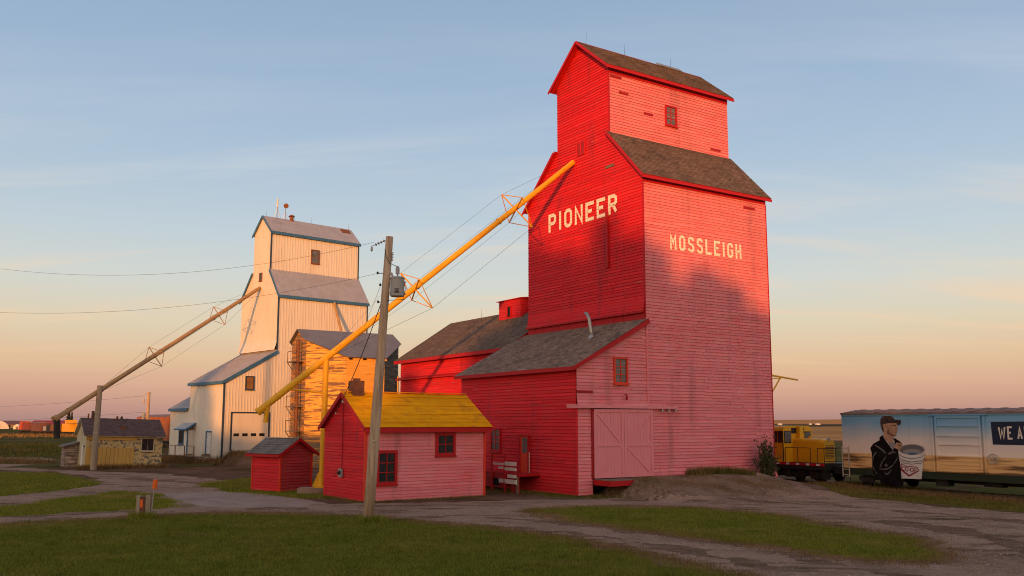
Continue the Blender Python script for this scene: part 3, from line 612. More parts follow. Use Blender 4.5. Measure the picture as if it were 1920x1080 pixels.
# sliding doors
MB().box(-3.76, -.06, .8, 0, -.02, 4.35).build('doorway', 'dark', sh)
MB().box(-3.80, -.11, .85, -3.70, -.02, 4.36).build('door_jamb', 'patch', sh)
for x0, x1 in ((-3.68, -1.735), (-1.715, .25)):
    d = MB().box(x0+.01, -.099, .87, x1-.01, -.07, 4.29).build('sliding_door', 'patch', sh)
    n = 9; w = (x1-x0)/n
    for i in range(n):
        MB().box(x0+i*w+.003, -.135-random.uniform(0, .004), .86, x0+(i+1)*w-.003, -.10, 4.3).build('plank', 'fence', d)
    w2 = .16
    bb = lambda X0, Z0, X1, Z1: MB().box(X0, -.172, Z0, X1, -.14, Z1).build('rail', 'fence', d)
    bb(x0, .86, x0+w2, 4.3); bb(x1-w2, .86, x1, 4.3); bb(x0+w2, 4.14, x1-w2, 4.3); bb(x0+w2, .86, x1-w2, 1.02); bb(x0+w2, 2.42, x1-w2, 2.56)
    for (za, zb) in ((2.56, 4.14), (1.02, 2.42)):
        left = x0 < -2
        a, c = ((x0+w2, zb), (x1-w2, za)) if (left == (za > 2)) else ((x0+w2, za), (x1-w2, zb))
        V2 = Vector((c[0]-a[0], 0, c[1]-a[1])); nn = Vector((-V2.z, 0, V2.x)).normalized()
        MB().obox(Vector(((a[0]+c[0])/2, -.155, (a[1]+c[1])/2)), V2/2*.97, nn*.07, Vector((0, .013, 0))).build('brace', 'fence', d)
k = MB(); k.box(-5.36, -.26, 4.34, 1.98, -.115, 4.48); k.box(-5.37, -.28, 4.46, -4.7, -.10, 4.52); k.build('door_track', 'fence', sh)
for x in (.9, 1.35, 1.85): MB().box(x-.045, -.23, 4.2, x+.045, -.13, 4.335).build('track_roller', 'steel', sh)
k = MB(); k.tube((-1.62, -.1, 5.05), (-1.62, -.28, 5.05), .02, .02, 6); k.lathe((-1.62, -.28, 4.78), [(.02, .27), (.05, .2), (.07, .06), (.05, 0)], 8); k.build('yard_lamp', 'patch', sh)
# door sill platform
pf = MB().box(-3.75, -1.5, .74, -1.5, -.18, .82).build('sill_platform', 'oldwood', sh)
MB().box(-3.78, -1.54, .54, -1.5, -1.505, .80).build('edge_board', 'trim', pf); MB().box(-3.8, -1.5, .54, -3.755, -.18, .80).build('edge_board', 'trim', pf)
# vent pipe with elbow
vx, vy = -1.55, 2.6; vz = 9.06+vx*sls
k = MB(); k.path([(vx, vy, vz), (vx-.02, vy+.05, vz+.35), (vx-.03, vy+.2, vz+1.05), (vx-.02, vy+.38, vz+1.35), (vx+.05, vy+.62, vz+1.4)], .095, 10); v = k.build('vent_pipe', 'steel', sh, smooth=True)
MB().lathe((vx, vy, vz-.1), [(.26, 0), (.2, .14), (.11, .26)], 12).build('flashing', 'steel', v)
# landing, steps and the white painted boards
dk = thing('loading_dock', 'red side dock with rails and white board scraps beside the drive shed', 'dock', (*RO, 0), RA)
DX = SX-1.35
MB().box(DX, 4.0-.9, .86, SX-.045, 8.2, .98).build('deck', 'trim', dk)
MB().box(DX-.03, 3.08, .70, DX-.002, 8.2, .99).build('deck_edge', 'trim', dk)
for y in (3.15, 4.31, 5.6, 6.9, 8.15):
    MB().box(DX-.12, y-.05, .0, DX-.035, y+.05, 1.95 if y > 4 else .86).build('post', 'trim' if y > 4 else 'oldwood', dk)
for z in (1.82,): MB().box(DX-.1, 4.37, z-.05, DX-.04, 8.1, z+.05).build('rail', 'red', dk)
for (ya, za, yb, zb) in ((5.35, 1.41, 4.38, 1.51), (4.21, 1.40, 3.16, 1.60), (4.83, 1.21, 4.38, 1.33), (4.21, 1.15, 3.16, 1.31), (3.95, .78, 3.16, .95), (4.21, .48, 3.11, .70), (4.77, .5, 4.38, .70)):
    MB().box(DX-.17, yb, za, DX-.125, ya, zb).build('white_board', 'white_paint', dk)
MB().box(DX-.02, 5.0, .3, DX+.02, 5.55, .85).build('crawl_door', 'dark', dk)
MB().box(DX+.04, 3.2, .02, DX+.1, 3.9, .7).build('crawl_door', 'patch', dk)
dr = MB().box(SX-.10, 4.12, .98, SX-.03, 4.84, 2.88).build('door', 'orange_trim', dk)
for i in range(2):
    for j in range(3): MB().box(SX-.125, 4.18+i*.25, 2.02+j*.27, SX-.098, 4.39+i*.25, 2.26+j*.27).build('pane', 'glass_grey', dr)
MB().box(SX-.15, 4.02, .98, SX-.04, 4.11, 2.98).build('door_frame', 'trim', dk); MB().box(SX-.15, 4.85, .98, SX-.04, 4.94, 2.98).build('door_frame', 'trim', dk); MB().box(SX-.15, 4.11, 2.89, SX-.04, 4.85, 2.98).build('door_frame', 'trim', dk)
MB().tube((SX-.2, 3.85, .9), (SX-.2, 3.85, 2.05), .02, .02, 6).build('grab_rail', 'white_paint', dk)
for i in range(4): MB().box(DX-.1, 8.25+i*.28, .70-i*.2, SX-.3, 8.5+i*.28, .76-i*.2).build('step', 'trim', dk)
k = MB(); k.beam((DX-.12, 8.2, .8), (DX-.12, 9.4, .05), .05, .16); k.beam((DX-.12, 8.2, 1.8), (DX-.12, 9.4, .95), .05, .08); k.box(DX-.15, 9.32, 0, DX-.09, 9.4, .95); k.build('stringer', 'red', dk)
MB().box(DX-1.9, 6.6, .02, DX-.7, 8.2, .2).build('foot_pad', 'pink', dk)

# ------------------------------------------------------------------ red crib annex behind
an = thing('grain_annex', 'long red gabled annex with small cupola behind the drive shed', 'annex', (*RO, 0), RA)
AX0, AX1, AY0, AY1, AZ, AR = -1., 8.2, 11.32, 26.85, 8.5, 11.5
b = MB(); siding(b, mapX(AX0), [(AY0, .1), (AY1, .1), (AY1, 6.85), (AY0, 6.85)]); siding(b, mapX(AX0), [(AY0, 6.98), (AY1, 6.98), (AY1, 8.5), (AY0, 8.5)])
b.build('front_siding', 'red', an, 'stuff')
b = MB(); pr = [(AX0, 0), (AX1, 0), (AX1, AZ), (3.6, AR), (AX0, AZ)]
for y in (AY0, AY1): b.face([(x, y, z) for x, z in pr])
b.face([(AX1, AY0, 0), (AX1, AY1, 0), (AX1, AY1, AZ), (AX1, AY0, AZ)]); b.build('end_wall', 'red', an)
sa = (AR-AZ)/(3.6-AX0)
for s_, x0 in ((1, AX0), (-1, AX1)):
    P = Vector((x0-s_*.4, AY0-.02, AZ-.4*sa+.06)); V = Vector((s_*(4.6+.4), 0, AR-AZ+.4*sa))
    o = roof_slab('roof', P, (0, 1, 0), V, AY1-AY0+.4, V.length, .08, 'trim', an)
    if s_ > 0: k = MB(); shingles(k, P, (0, 1, 0), V, AY1-AY0+.4, V.length, .16, .24); k.build('shingles', 'shingle', o, 'stuff')
fascia(an, [((AX0-.41, AY0, AZ-.4*sa-.06), (AX0-.41, AY1+.38, AZ-.4*sa-.06))], .05, .24)
k = MB(); k.prism([(AX0-.005, AY0, 6.82), (AX0-.34, AY0, 6.82), (AX0-.34, AY0, 6.9), (AX0-.005, AY0, 7.06)], (0, AY1-AY0+.25, 0)); k.build('belt_ledge', 'trim', an)
b = MB(); siding(b, mapX(2.55), [(15.6, 10.4), (18.4, 10.4), (18.4, 12.2), (15.6, 12.2)]); siding(b, mapY(15.6), [(2.55, 10.4), (5.2, 10.4), (5.2, 12.2), (2.55, 12.2)])
b.face([(5.2, 15.6, 10.4), (5.2, 18.4, 10.4), (5.2, 18.4, 12.2), (5.2, 15.6, 12.2)]); b.face([(2.55, 18.4, 10.4), (5.2, 18.4, 10.4), (5.2, 18.4, 12.2), (2.55, 18.4, 12.2)]); cz = b.build('cupola', 'red', an)
MB().prism([(2.4, 15.45, 12.2), (5.35, 15.45, 12.2), (5.35, 15.45, 12.25), (3.87, 15.45, 12.42), (2.4, 15.45, 12.25)], (0, 3.1, 0)).build('cupola_roof', 'trim', cz)
MB().box(2.46, 16.85, 11.05, 2.5, 17.15, 11.75).build('louvre', 'dark', cz)
MB().box(2.45, 16.76, 11.0, 2.54, 16.84, 11.8).build('louvre_frame', 'trim', cz); MB().box(2.45, 17.16, 11.0, 2.54, 17.24, 11.8).build('louvre_frame', 'trim', cz)
for y in (15.0, 22.5): MB().tube((3.6, y, AR+.05), (3.6, y, AR+.75), .015, .006, 5).build('lightning_rod', 'wire', an)
# ------------------------------------------------------------------ small red house with yellow roof
HO = (-6.705, 41.974); HA = math.radians(36); HW, HL = 6.6, 4.42
ho = thing('office_house', 'small red clapboard house with yellow roof in front of the drive shed', 'house', (*HO, 0), HA)
b = MB(); siding(b, mapX(0), [(0, -.1), (HL, -.1), (HL, 3.55), (0, 3.55)], .145, .024); siding(b, mapX(0), [(0, 3.55), (HL, 3.55), (HL/2, 5.0)], .145, .024); b.build('gable_siding', 'red', ho, 'stuff')
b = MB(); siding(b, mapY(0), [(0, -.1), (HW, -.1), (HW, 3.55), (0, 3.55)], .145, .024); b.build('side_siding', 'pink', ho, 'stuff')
b = MB(); b.face([(HW, 0, -.1), (HW, HL, -.1), (HW, HL, 3.5), (HW, HL/2, 5), (HW, 0, 3.5)]); b.face([(0, HL, -.1), (HW, HL, -.1), (HW, HL, 3.5), (0, HL, 3.5)]); b.build('rear_wall', 'red', ho)
sh_ = 1.5/(HL/2)
for s_, y0 in ((1, 0.), (-1, HL)):
    P = Vector((-.22, y0-s_*.3, 3.55-.3*sh_+.04)); V = Vector((0, s_*(HL/2+.3), 1.45+.3*sh_)); lv = V.length; V.normalize()
    o = roof_slab('roof', P, (1, 0, 0), V, HW+.5, lv, .06, 'trim', ho); n_ = Vector((1, 0, 0)).cross(V); n_ = n_ if n_.z > 0 else -n_
    nc = 8
    for i in range(nc):                                   # overlapping roll-roofing courses
        a = P+V*(lv*i/nc); w_ = lv/nc+.03
        MB().obox(a+Vector(((HW+.5)/2, 0, 0))+V*w_/2+n_*(.012+.006*(i % 2)), Vector(((HW+.5)/2+.02, 0, 0)), V*w_/2*(1 if i < nc-1 else .9)+n_*-.009, n_*.005).build('roof_course', 'yellow_roof', o)
MB().beam((-.25, HL/2, 5.105), (HW+.3, HL/2, 5.105), .18, .035).build('ridge_cap', 'yellow_roof', ho)
zf = 3.55-.3*sh_
fascia(ho, [((-.2, -.315, zf-.09), (HW+.26, -.315, zf-.09))], .035, .2)
fascia(ho, [((-.235, -.31, zf-.05), (-.235, HL/2, 4.97)), ((-.235, HL+.31, zf-.05), (-.235, HL/2, 4.97))], .035, .2)
MB().box(-.05, -.05, -.05, .07, .06, 3.4).build('corner_board', 'orange_trim', ho); MB().box(HW-.09, -.05, -.05, HW+.02, .05, 3.4).build('corner_board', 'orange_trim', ho)
window(ho, mapY(0), .68, 1.50, .9, 2.2, 2, 3, 'trim', 'glass', .13, .1)
window(ho, mapY(0), 3.85, 4.7, 2.16, 3.0, 2, 2, 'trim', 'glass', .13, .1)
ch = MB().box(.28, HL/2-.28, 4.85, .86, HL/2+.28, 5.62).build('chimney', 'brick', ho)
r_ = random.Random(3)
for i in range(8):
    for fc in (0, 1):
        for j in range(3):
            z0 = 4.9+i*.088; off = (j-.5*(i % 2))*.2
            a0, a1 = max(0, off), min(.56, off+.19)
            if a1-a0 < .03: continue
            if fc == 0: MB().box(.28+a0, HL/2-.292, z0, .28+a1, HL/2-.28, z0+.078).build('brick', 'brick', ch)
            else: MB().box(.268, HL/2-.28+a0, z0, .28, HL/2-.28+a1, z0+.078).build('brick', 'brick', ch)
MB().box(.42, HL/2-.12, 5.62, .72, HL/2+.12, 5.74).build('flue', 'brick', ch)
# electric service: conduit, meter and mast
k = MB(); k.tube((-.06, 2.3, 1.4), (-.06, 2.3, 4.5), .022, .022, 6); k.build('conduit', 'patch', ho)
me_ = MB().box(-.16, 2.18, 1.05, -.05, 2.44, 1.45).build('meter_box', 'transformer', ho); MB().lathe((-.16, 2.31, 1.26), [(.1, 0), (.1, .07), (.06, .12)], 12, (-1, 0, 0)).build('meter_dial', 'glass', me_)
for yi, zi in ((2.6, 4.0), (1.9, 4.55)):
    k = MB(); k.tube((-.3, yi, zi), (-.3, yi, zi+.12), .03, .03, 6); k.tube((-.3, yi, zi+.06), (-.06, yi, zi+.06), .015, .015, 5); k.build('insulator', 'ceramic', ho)
MB().box(-.1, 2.08, 4.55, -.02, 2.3, 4.72).build('weather_head', 'steel', ho)

# ------------------------------------------------------------------ little red shed (outhouse)
OO = (-12.18, 48.36); OA = math.radians(52); OW, OL = 2.1, 2.4
ou = thing('outhouse', 'little red gabled outhouse with grey shingles left of the red house', 'outhouse', (*OO, 0), OA)
b = MB(); siding(b, mapX(0), [(0, -.05), (OL, -.05), (OL, 2.08), (0, 2.08)], .16, .024); b.build('left_siding', 'red', ou, 'stuff')
b = MB(); siding(b, mapY(0), [(0, -.05), (OW, -.05), (OW, 2.08), (0, 2.08)], .16, .024); siding(b, mapY(0), [(0, 2.08), (OW, 2.08), (OW/2, 2.74)], .16, .024); b.build('gable_siding', mat('slightly_faded_red_paint', (.45, .035, .045), .64, (.40, .07, .07), 1.6, ST, .45, .7, .13, .25, 40), ou, 'stuff')
b = MB(); b.face([(OW, 0, -.05), (OW, OL, -.05), (OW, OL, 2.08), (OW, 0, 2.08)]); b.face([(0, OL, -.05), (OW, OL, -.05), (OW, OL, 2.08), (OW/2, OL, 2.74), (0, OL, 2.08)]); b.build('rear_wall', 'red', ou)
so = .66/(OW/2)
for s_, x0 in ((1, 0.), (-1, OW)):
    P = Vector((x0-s_*.26, -.26, 2.08-.26*so+.05)); V = Vector((s_*(OW/2+.26), 0, .66+.26*so)); lv = V.length; V.normalize(); U = Vector((0, 1, 0))
    o = roof_slab('roof', P, U, V, OL+.5, lv, .05, 'trim', ou); n_ = U.cross(V); n_ = n_ if n_.z > 0 else -n_
    nr = 7
    for i in range(nr):
        u = -random.uniform(0, .2)
        while u < OL+.5:
            w_ = random.uniform(.2, .34); a, c = max(0, u), min(OL+.5, u+w_-.012); u += w_
            if c-a < .04: continue
            v0 = lv*i/nr-random.uniform(0, .02); hh = lv/nr+.03
            MB().obox(P+U*(a+c)/2+V*(v0+hh/2)+n_*.016, U*(c-a)/2, V*hh/2+n_*-.010, n_*.005).build('shingle', 'shingle_grey', o)
MB().beam((OW/2, -.27, 2.80), (OW/2, OL+.26, 2.80), .2, .03).build('ridge_cap', 'steel', ou)
zf = 2.08-.26*so
fascia(ou, [((-.27, -.27, zf-.04), (OW/2, -.285, 2.72)), ((OW+.27, -.27, zf-.04), (OW/2, -.285, 2.72))], .03, .15)
MB().beam((-.275, -.25, zf-.04), (-.275, OL+.24, zf-.04), .03, .13).build('fascia', 'trim', ou)
for x, y in ((-.01, -.01), (OW-.04, -.01)): MB().box(x-.035, y-.035, -.05, x+.06, y+.05, 2.0).build('corner_board', 'orange_trim', ou)
MB().box(-.04, OL-.06, -.05, .02, OL+.02, 2.0).build('corner_board', 'orange_trim', ou)

# ------------------------------------------------------------------ grain spouts
TIPS = [(.3, 1.1), (-1.7, .32), (-.45, -1.45), (1.8, -.55)]
def truss(parent, C_, d, a, bb, r, m, th=.03):
    k = MB(); tips = [C_+a*q[0]*r+bb*q[1]*r for q in TIPS]
    for i in (0, 1): k.tube(tips[i], tips[i+2], th*1.35, th*1.35, 6)
    for i in range(4): k.tube(tips[i], tips[(i+1) % 4], th*.85, th*.85, 6)
    k.build('guy_frame', m, parent); return tips
def spout(name, label, A, Pp, ext, r, m, fr, rot, guys_m, fm, rr):
    t = thing(name, label, 'grain spout'); A = Vector(A); Pp = Vector(Pp); d = (Pp-A); E = A+d*(1+ext); dn = d.normalized()
    MB().tube(A, E, r, r*1.12, 14).build('pipe', m, t, smooth=False)
    for f in (.33, .66, .985, 1+ext*.72): MB().tube(A+d*f-dn*.05, A+d*f+dn*.05, r*1.25, r*1.25, 14).build('pipe_collar', m, t)
    a0 = dn.cross(Vector((0, 0, 1))).normalized(); b0 = a0.cross(dn).normalized()
    a = a0*math.cos(rot)+b0*math.sin(rot); bb = -a0*math.sin(rot)+b0*math.cos(rot); last = None; allt = []
    for f in fr: allt.append(truss(t, A+d*f, dn, a, bb, rr, fm))
    for i in range(4):
        pts = [A+(a*TIPS[i][0]+bb*TIPS[i][1])*r*.6]+[q[i] for q in allt]+[A+d*.97+(a*TIPS[i][0]+bb*TIPS[i][1])*r*.7]
        MB().path(pts, .008, 4).build('guy_wire', 'wire', t)
    return t, A, E, d, dn
SA = (3.70, 52.95, 19.15); SP = (-9.82, 47.63, 6.95)
sp, A_, E_, d_, dn_ = spout('grain_spout', 'long yellow grain spout slanting down from the red elevator', SA, SP, .225, .155, 'yellow_steel', (.262, .672), 0., 'wire', 'yellow_steel', 1.)
k = MB(); k.tube(E_-dn_*.55+Vector((0, 0, -.05)), E_-dn_*.4+Vector((.02, .02, -.85)), .13, .12, 12); k.build('outlet', 'yellow_steel', sp)
MB().tube(E_-dn_*.02, E_+dn_*.12, .22, .21, 14).build('spout_lip', 'yellow_steel', sp)
ps = thing('spout_post', 'yellow steel post holding up the long spout behind the red house', 'post', (-9.82, 47.63, 0))
k = MB(); k.tube((0, 0, .35), (.05, 0, 6.9), .16, .15, 12); k.build('column', 'yellow_steel', ps)
k = MB(); k.prism([(-.5, -.03, .35), (-.1, -.03, .35), (-.12, -.03, 1.1), (-.2, -.03, 1.05)], (0, .06, 0)); k.build('gusset', 'yellow_steel', ps)
MB().box(-.35, -.35, .30, .35, .35, .345).build('base_plate', 'yellow_steel', ps)
dxy = Vector((d_.x, d_.y, 0)).normalized(); pz = 6.95
MB().tube(Vector((0, 0, 5.15)), dxy*1.75+Vector((0, 0, pz-1.75*abs(d_.z)/Vector((d_.x, d_.y)).length-.15)), .05, .05, 8).build('brace', 'yellow_steel', ps)
MB().box(-1.15, -.5, -.1, .45, .5, .30).build('footing', 'concrete', ps)
LA = (-24.40, 86.80, 16.55); LP = (-32.35, 71.2, 6.05)
ls, A2, E2, d2, dn2 = spout('grain_spout', 'rusty grain spout slanting down from the white elevator over the yellow shed', LA, LP, .2, .17, 'rust_steel', (.3, .7), 0., 'wire', 'rust_steel', .72)
k = MB(); k.tube(E2-dn2*.1, E2+dn2*.22, .26, .28, 12); k.build('hopper_elbow', 'rust_steel', ls)
k = MB(); k.tube(E2+Vector((.05, 0, -.15)), E2+Vector((.12, .02, -1.5)), .24, .22, 12); k.build('drop_sock', 'truck', ls)
po = thing('spout_post', 'grey wooden post standing in front of the yellow shed', 'post', (-32.3, 71.0, 0))
MB().tube((0, 0, -.1), (.14, 0, 6.5), .24, .2, 12).build('column', 'grey_post', po)
for z in (2.8, 4.4): MB().tube((.06, 0, z), (.062, 0, z+.06), .245, .245, 12).build('band', 'steel', po)

# ------------------------------------------------------------------ utility pole with transformer
pl = thing('utility_pole', 'leaning wooden utility pole with grey transformer in front of the red house', 'utility pole', (-5.24, 33.76, 0))
TOP = Vector((.60, 0, 10.6)); pp = lambda z: TOP*(z/10.6)
k = MB(); k.path([pp(-.2), pp(2), pp(5), pp(8), pp(10.6)], [.205, .195, .175, .155, .14], 16); k.build('pole_shaft', 'pole', pl, smooth=True)
tr = MB().lathe(pp(8.3)+Vector((.46, -.05, 0)), [(.24, 0), (.265, .03), (.265, .66), (.28, .67), (.28, .71), (.22, .75), (.1, .77)], 18).build('transformer', 'transformer', pl)
c_ = pp(8.3)+Vector((.46, -.05, 0))
MB().lathe(c_+Vector((0, 0, .75)), [(.035, 0), (.035, .1), (.075, .12), (.075, .34), (.03, .42)], 10).build('bushing', 'transformer', tr)
MB().lathe(c_+Vector((-.17, -.08, .74)), [(.03, 0), (.05, .04), (.03, .08), (.05, .12), (.02, .18)], 10, (-.3, -.2, .9)).build('bushing', 'ceramic', tr)
k = MB(); k.box(c_.x-.07, c_.y-.275, 8.42, c_.x+.09, c_.y-.262, 8.47); k.box(c_.x-.07, c_.y-.275, 8.50, c_.x+.09, c_.y-.262, 8.53); k.box(c_.x-.07, c_.y-.275, 8.555, c_.x+.09, c_.y-.262, 8.575); k.build('name_plate', 'wire', tr)
k = MB(); k.box(pp(8.9).x+.1, -.06, 8.85, c_.x-.2, .02, 9.0); k.box(pp(8.4).x+.1, -.06, 8.38, c_.x-.2, .02, 8.5); k.build('bracket', 'steel', tr)
for dz in (.1, .55): MB().lathe(c_+Vector((.27, -.02, dz)), [(.02, 0), (.03, .03), (.015, .07)], 8, (1, 0, 0)).build('lug', 'ceramic', tr)
# dead-end insulator string and pins
k = MB()
for i in range(4):
    f = i/3; k.lathe(pp(10.45)+Vector((-.17-.3*f, -.02, -.0-.14*f)), [(.018, 0), (.055, .025), (.055, .045), (.02, .07)], 8, (-.9, 0, -.4))
k.tube(pp(10.45)+Vector((-.1, 0, .02)), pp(10.45)+Vector((-.62, -.02, -.2)), .014, .014, 5); k.build('insulator_string', 'steel', pl)
k = MB(); k.lathe(pp(10.45)+Vector((-.66, -.02, -.42)), [(.02, 0), (.045, .05), (.045, .12), (.02, .22)], 8); k.build('hanging_clamp', 'steel', pl)
for z, ln in ((9.2, .35), (8.75, .22), (8.1, .25)):
    k = MB(); q = pp(z); k.tube(q, q+Vector((-ln, 0, 0)), .016, .016, 5); k.lathe(q+Vector((-ln, 0, -.04)), [(.02, 0), (.045, .02), (.03, .05), (.045, .08), (.02, .1)], 8); k.build('pin_insulator', 'wire', pl)
k = MB()
for i in range(6): k.lathe(pp(9.95-.06*i)+Vector((.17, -.05, 0)), [(.02, 0), (.05, .02), (.02, .04)], 8)
k.build('fuse_cutout', 'ceramic', pl)
MB().path([pp(10.1)+Vector((-.14, -.06, 0)), pp(9.8)+Vector((-.05, -.2, 0)), pp(9.55)+Vector((.12, -.16, 0)), pp(9.5)+Vector((.35, -.05, -.05)), c_+Vector((0, 0, 1.15))], .012, 5).build('jumper_wire', 'wire', pl)
MB().path([c_+Vector((.25, -.1, .55)), c_+Vector((.32, -.12, .3)), c_+Vector((.25, -.1, -.12)), pp(8.1)+Vector((.1, -.1, .05))], .012, 5).build('jumper_wire', 'wire', pl)
for z, s in ((2.95, .05), (2.78, .035)): MB().box(pp(z).x-.01, -.225, z, pp(z).x+s, -.19, z+s*.7).build('pole_tag', 'white_paint', pl)
def wire(name, label, p0, p1, sag, r=.011, n=16):
    p0, p1 = Vector(p0), Vector(p1); pts = [p0.lerp(p1, i/n)-Vector((0, 0, sag*4*(i/n)*(1-i/n))) for i in range(n+1)]
    return tag(MB().path(pts, r, 4).build(name, 'wire'), label, 'power line')
wire('power_line', 'upper wire running left from the transformer pole across the sky', (-5.24+.0, 33.74, 10.38), (-30, 39, 12.0), 1.62, .006, 30)
wire('power_line', 'lower wire running left from the transformer pole across the sky', (-5.1, 33.74, 9.18), (-30, 39, 9.24), 1.2, .006, 30)
np_ = thing('utility_pole', 'wooden utility pole beyond the left edge of the picture', 'utility pole', (-30.1, 39.05, 0))
MB().tube((0, 0, -.3), (0, 0, 12.3), .2, .13, 12).build('pole_shaft', 'pole', np_); MB().lathe((.02, -.1, 11.9), [(.03, 0), (.06, .05), (.06, .15), (.02, .22)], 8).build('insulator', 'ceramic', np_)
wire('service_drop', 'black cable dropping from the pole to the red house gable', (-4.9, 33.75, 8.1), wpos(HO, HA, -.3, 2.6, 4.1), .25, .018)
wire('power_line', 'thin wire running from the pole back towards the ochre annex', (-4.95, 33.8, 8.75), wpos((-13.5, 74), RA, .2, -.1, 9.3), .35, .007)

# ------------------------------------------------------------------ white elevator
WW, WL = 9.75, 7.7
we = thing('grain_elevator', 'white metal-clad grain elevator with blue trim and antennas on the ridge', 'grain elevator', (*WO, 0), WA)
flw = lambda z: .3*max(0., (11.3-z)/1.)
mX = mapX(0)
b = MB(); mXf = lambda s, z, o: (-.0-o-flw(z), s, z)
for z0, z1 in ((10.35, 10.7), (10.7, 11.05), (11.05, 11.4)): ribs(b, mXf, [(0, z0), (WL, z0), (WL, z1), (0, z1)], spacing=40)
ribs(b, mX, [(0, 11.4), (WL, 11.4), (WL, 15.7), (0, 15.7)], .6, .05, .015); ribs(b, mX, [(0, 15.7), (WL, 15.7), (5.42, 18.15), (1.87, 18.15)], .6, .05, .015)
ribs(b, mX, [(1.87, 18.15), (5.42, 18.15), (5.42, 22.), (1.87, 22.)], .6, .05, .015); ribs(b, mX, [(1.87, 22.), (5.42, 22.), (3.64, 23.62)], .6, .05, .015)
b.build('gable_cladding', 'white_metal', we)
b = MB(); ribs(b, mapY(0), [(0, 0), (WW, 0), (WW, 15.7), (0, 15.7)]); ribs(b, mapY(1.87), [(0, 18.0), (WW, 18.0), (WW, 22.), (0, 22.)]); b.build('side_cladding', 'white_metal', we)
b = MB(); b.face([(WW, 0, 0), (WW, WL, 0), (WW, WL, 15.7), (WW, 5.42, 18.15), (WW, 5.42, 22), (WW, 3.64, 23.6), (WW, 1.87, 22), (WW, 1.87, 18.15), (WW, 0, 15.7)])
b.face([(0, WL, 0), (WW, WL, 0), (WW, WL, 15.7), (0, WL, 15.7)]); b.face([(0, 5.42, 18), (WW, 5.42, 18), (WW, 5.42, 22), (0, 5.42, 22)]); b.face([(0, 0, 0), (0, WL, 0), (0, WL, 10.4), (0, 0, 10.4)]); b.build('rear_wall', 'white_metal', we)
def metal_roof(parent, P, U, V, lu, m='roof_metal', sp_=.3):
    P, U, V = Vector(P), Vector(U).normalized(), Vector(V); lv = V.length; V = V.normalized(); n_ = U.cross(V); n_ = n_ if n_.z > 0 else -n_
    o = roof_slab('roof', P, U, V, lu, lv, .05, m, parent); k = MB(); u = .1
    while u < lu-.08: k.obox(P+U*u+V*lv/2+n_*.012, U*.025, V*lv/2, n_*.012); u += sp_
    k.build('roof_ribs', m, o, 'stuff'); return o
sw = 2.45/1.87
metal_roof(we, (-.12, -.2, 15.7-.2*sw+.06), (1, 0, 0), (0, 2.09, 2.45+.2*sw), WW+.24)
metal_roof(we, (-.12, WL+.2, 15.7-.2*sw*.8+.06), (1, 0, 0), (0, -2.46, 2.45+.16*sw), WW+.24)
sw2 = 1.62/1.77
metal_roof(we, (-.14, 1.87-.2, 22-.2*sw2+.06), (1, 0, 0), (0, 1.98, 1.62+.2*sw2), WW+.28)
metal_roof(we, (-.14, 5.42+.2, 22-.2*sw2+.06), (1, 0, 0), (0, -1.98, 1.62+.2*sw2), WW+.28)
fascia(we, [((-.13, -.22, 15.62-.2*sw), (WW+.13, -.22, 15.62-.2*sw)), ((-.15, 1.65, 21.92-.2*sw2), (WW+.15, 1.65, 21.92-.2*sw2))], .05, .28, 'blue')
fascia(we, [((-.14, -.22, 15.62-.2*sw), (-.14, 1.87, 18.1)), ((-.14, WL+.22, 15.62-.2*sw), (-.14, 5.42, 18.1)), ((-.16, 1.65, 21.95-.2*sw2), (-.16, 3.64, 23.6)), ((-.16, 5.64, 21.95-.2*sw2), (-.16, 3.64, 23.6))], .05, .2, 'blue')
for x, y, z0, z1 in ((0, 0, 10.2, 15.45), (0, 1.87, 18.2, 21.8), (WW, 0, .5, 15.4), (WW, 1.87, 18.2, 21.8)):
    MB().box(x-.06, y-.06, z0, x+.06, y+.06, z1).build('corner_trim', 'navy', we)
window(we, mapY(1.87), 4.38, 5.15, 19.3, 20.55, 1, 2, 'rust', 'glass_grey', .08, .09, mun=.05)
window(we, mX, 3.55, 3.95, 17.3, 17.95, 1, 1, 'rust', 'glass', .08, .07)
k = MB(); k.tube((5.85, -.05, 15.45), (6.0, -1.9, 11.2), .13, .13, 10); k.build('side_chute', 'rust_steel', we)
# aerials, roof vent, rusted patch
an1 = MB(); B0 = Vector((1.42, 3.64, 23.75))
for q in ((.4, .0), (-.25, .35), (-.25, -.35)): an1.tube(B0+Vector((q[0], q[1], -.25)), B0+Vector((0, 0, 1.0)), .02, .015, 5)
an1.tube(B0+Vector((0, 0, -.1)), B0+Vector((0, 0, 1.2)), .03, .03, 6); an1.build('aerial_mast', 'steel', we)
MB().tube(B0+Vector((0, 0, 1.0)), B0+Vector((0, 0, 1.85)), .085, .085, 10).build('panel_antenna', 'white_metal', we)
B1 = Vector((2.30, 3.64, 23.75)); an2 = MB()
for q in ((.3, 0), (-.2, .3), (-.2, -.3)): an2.tube(B1+Vector((q[0], q[1], -.25)), B1+Vector((0, 0, .7)), .02, .015, 5)
an2.tube(B1+Vector((0, 0, -.1)), B1+Vector((0, 0, 1.3)), .03, .03, 6); an2.build('aerial_mast', 'steel', we)
MB().lathe(B1+Vector((.0, -.1, 1.25)), [(.06, .1), (.2, .04), (.25, -.03), (.25, -.06)], 14, (.4, .9, 0)).build('dish_antenna', 'rust', we)
vt = MB().lathe((3.0, 3.64, 23.45), [(.2, 0), (.2, .55), (.22, .56)], 12).build('roof_vent', 'rust', we); MB().lathe((3.0, 3.64, 24.02), [(.32, 0), (.3, .06), (.1, .2)], 12).build('vent_cap', 'rust', vt)
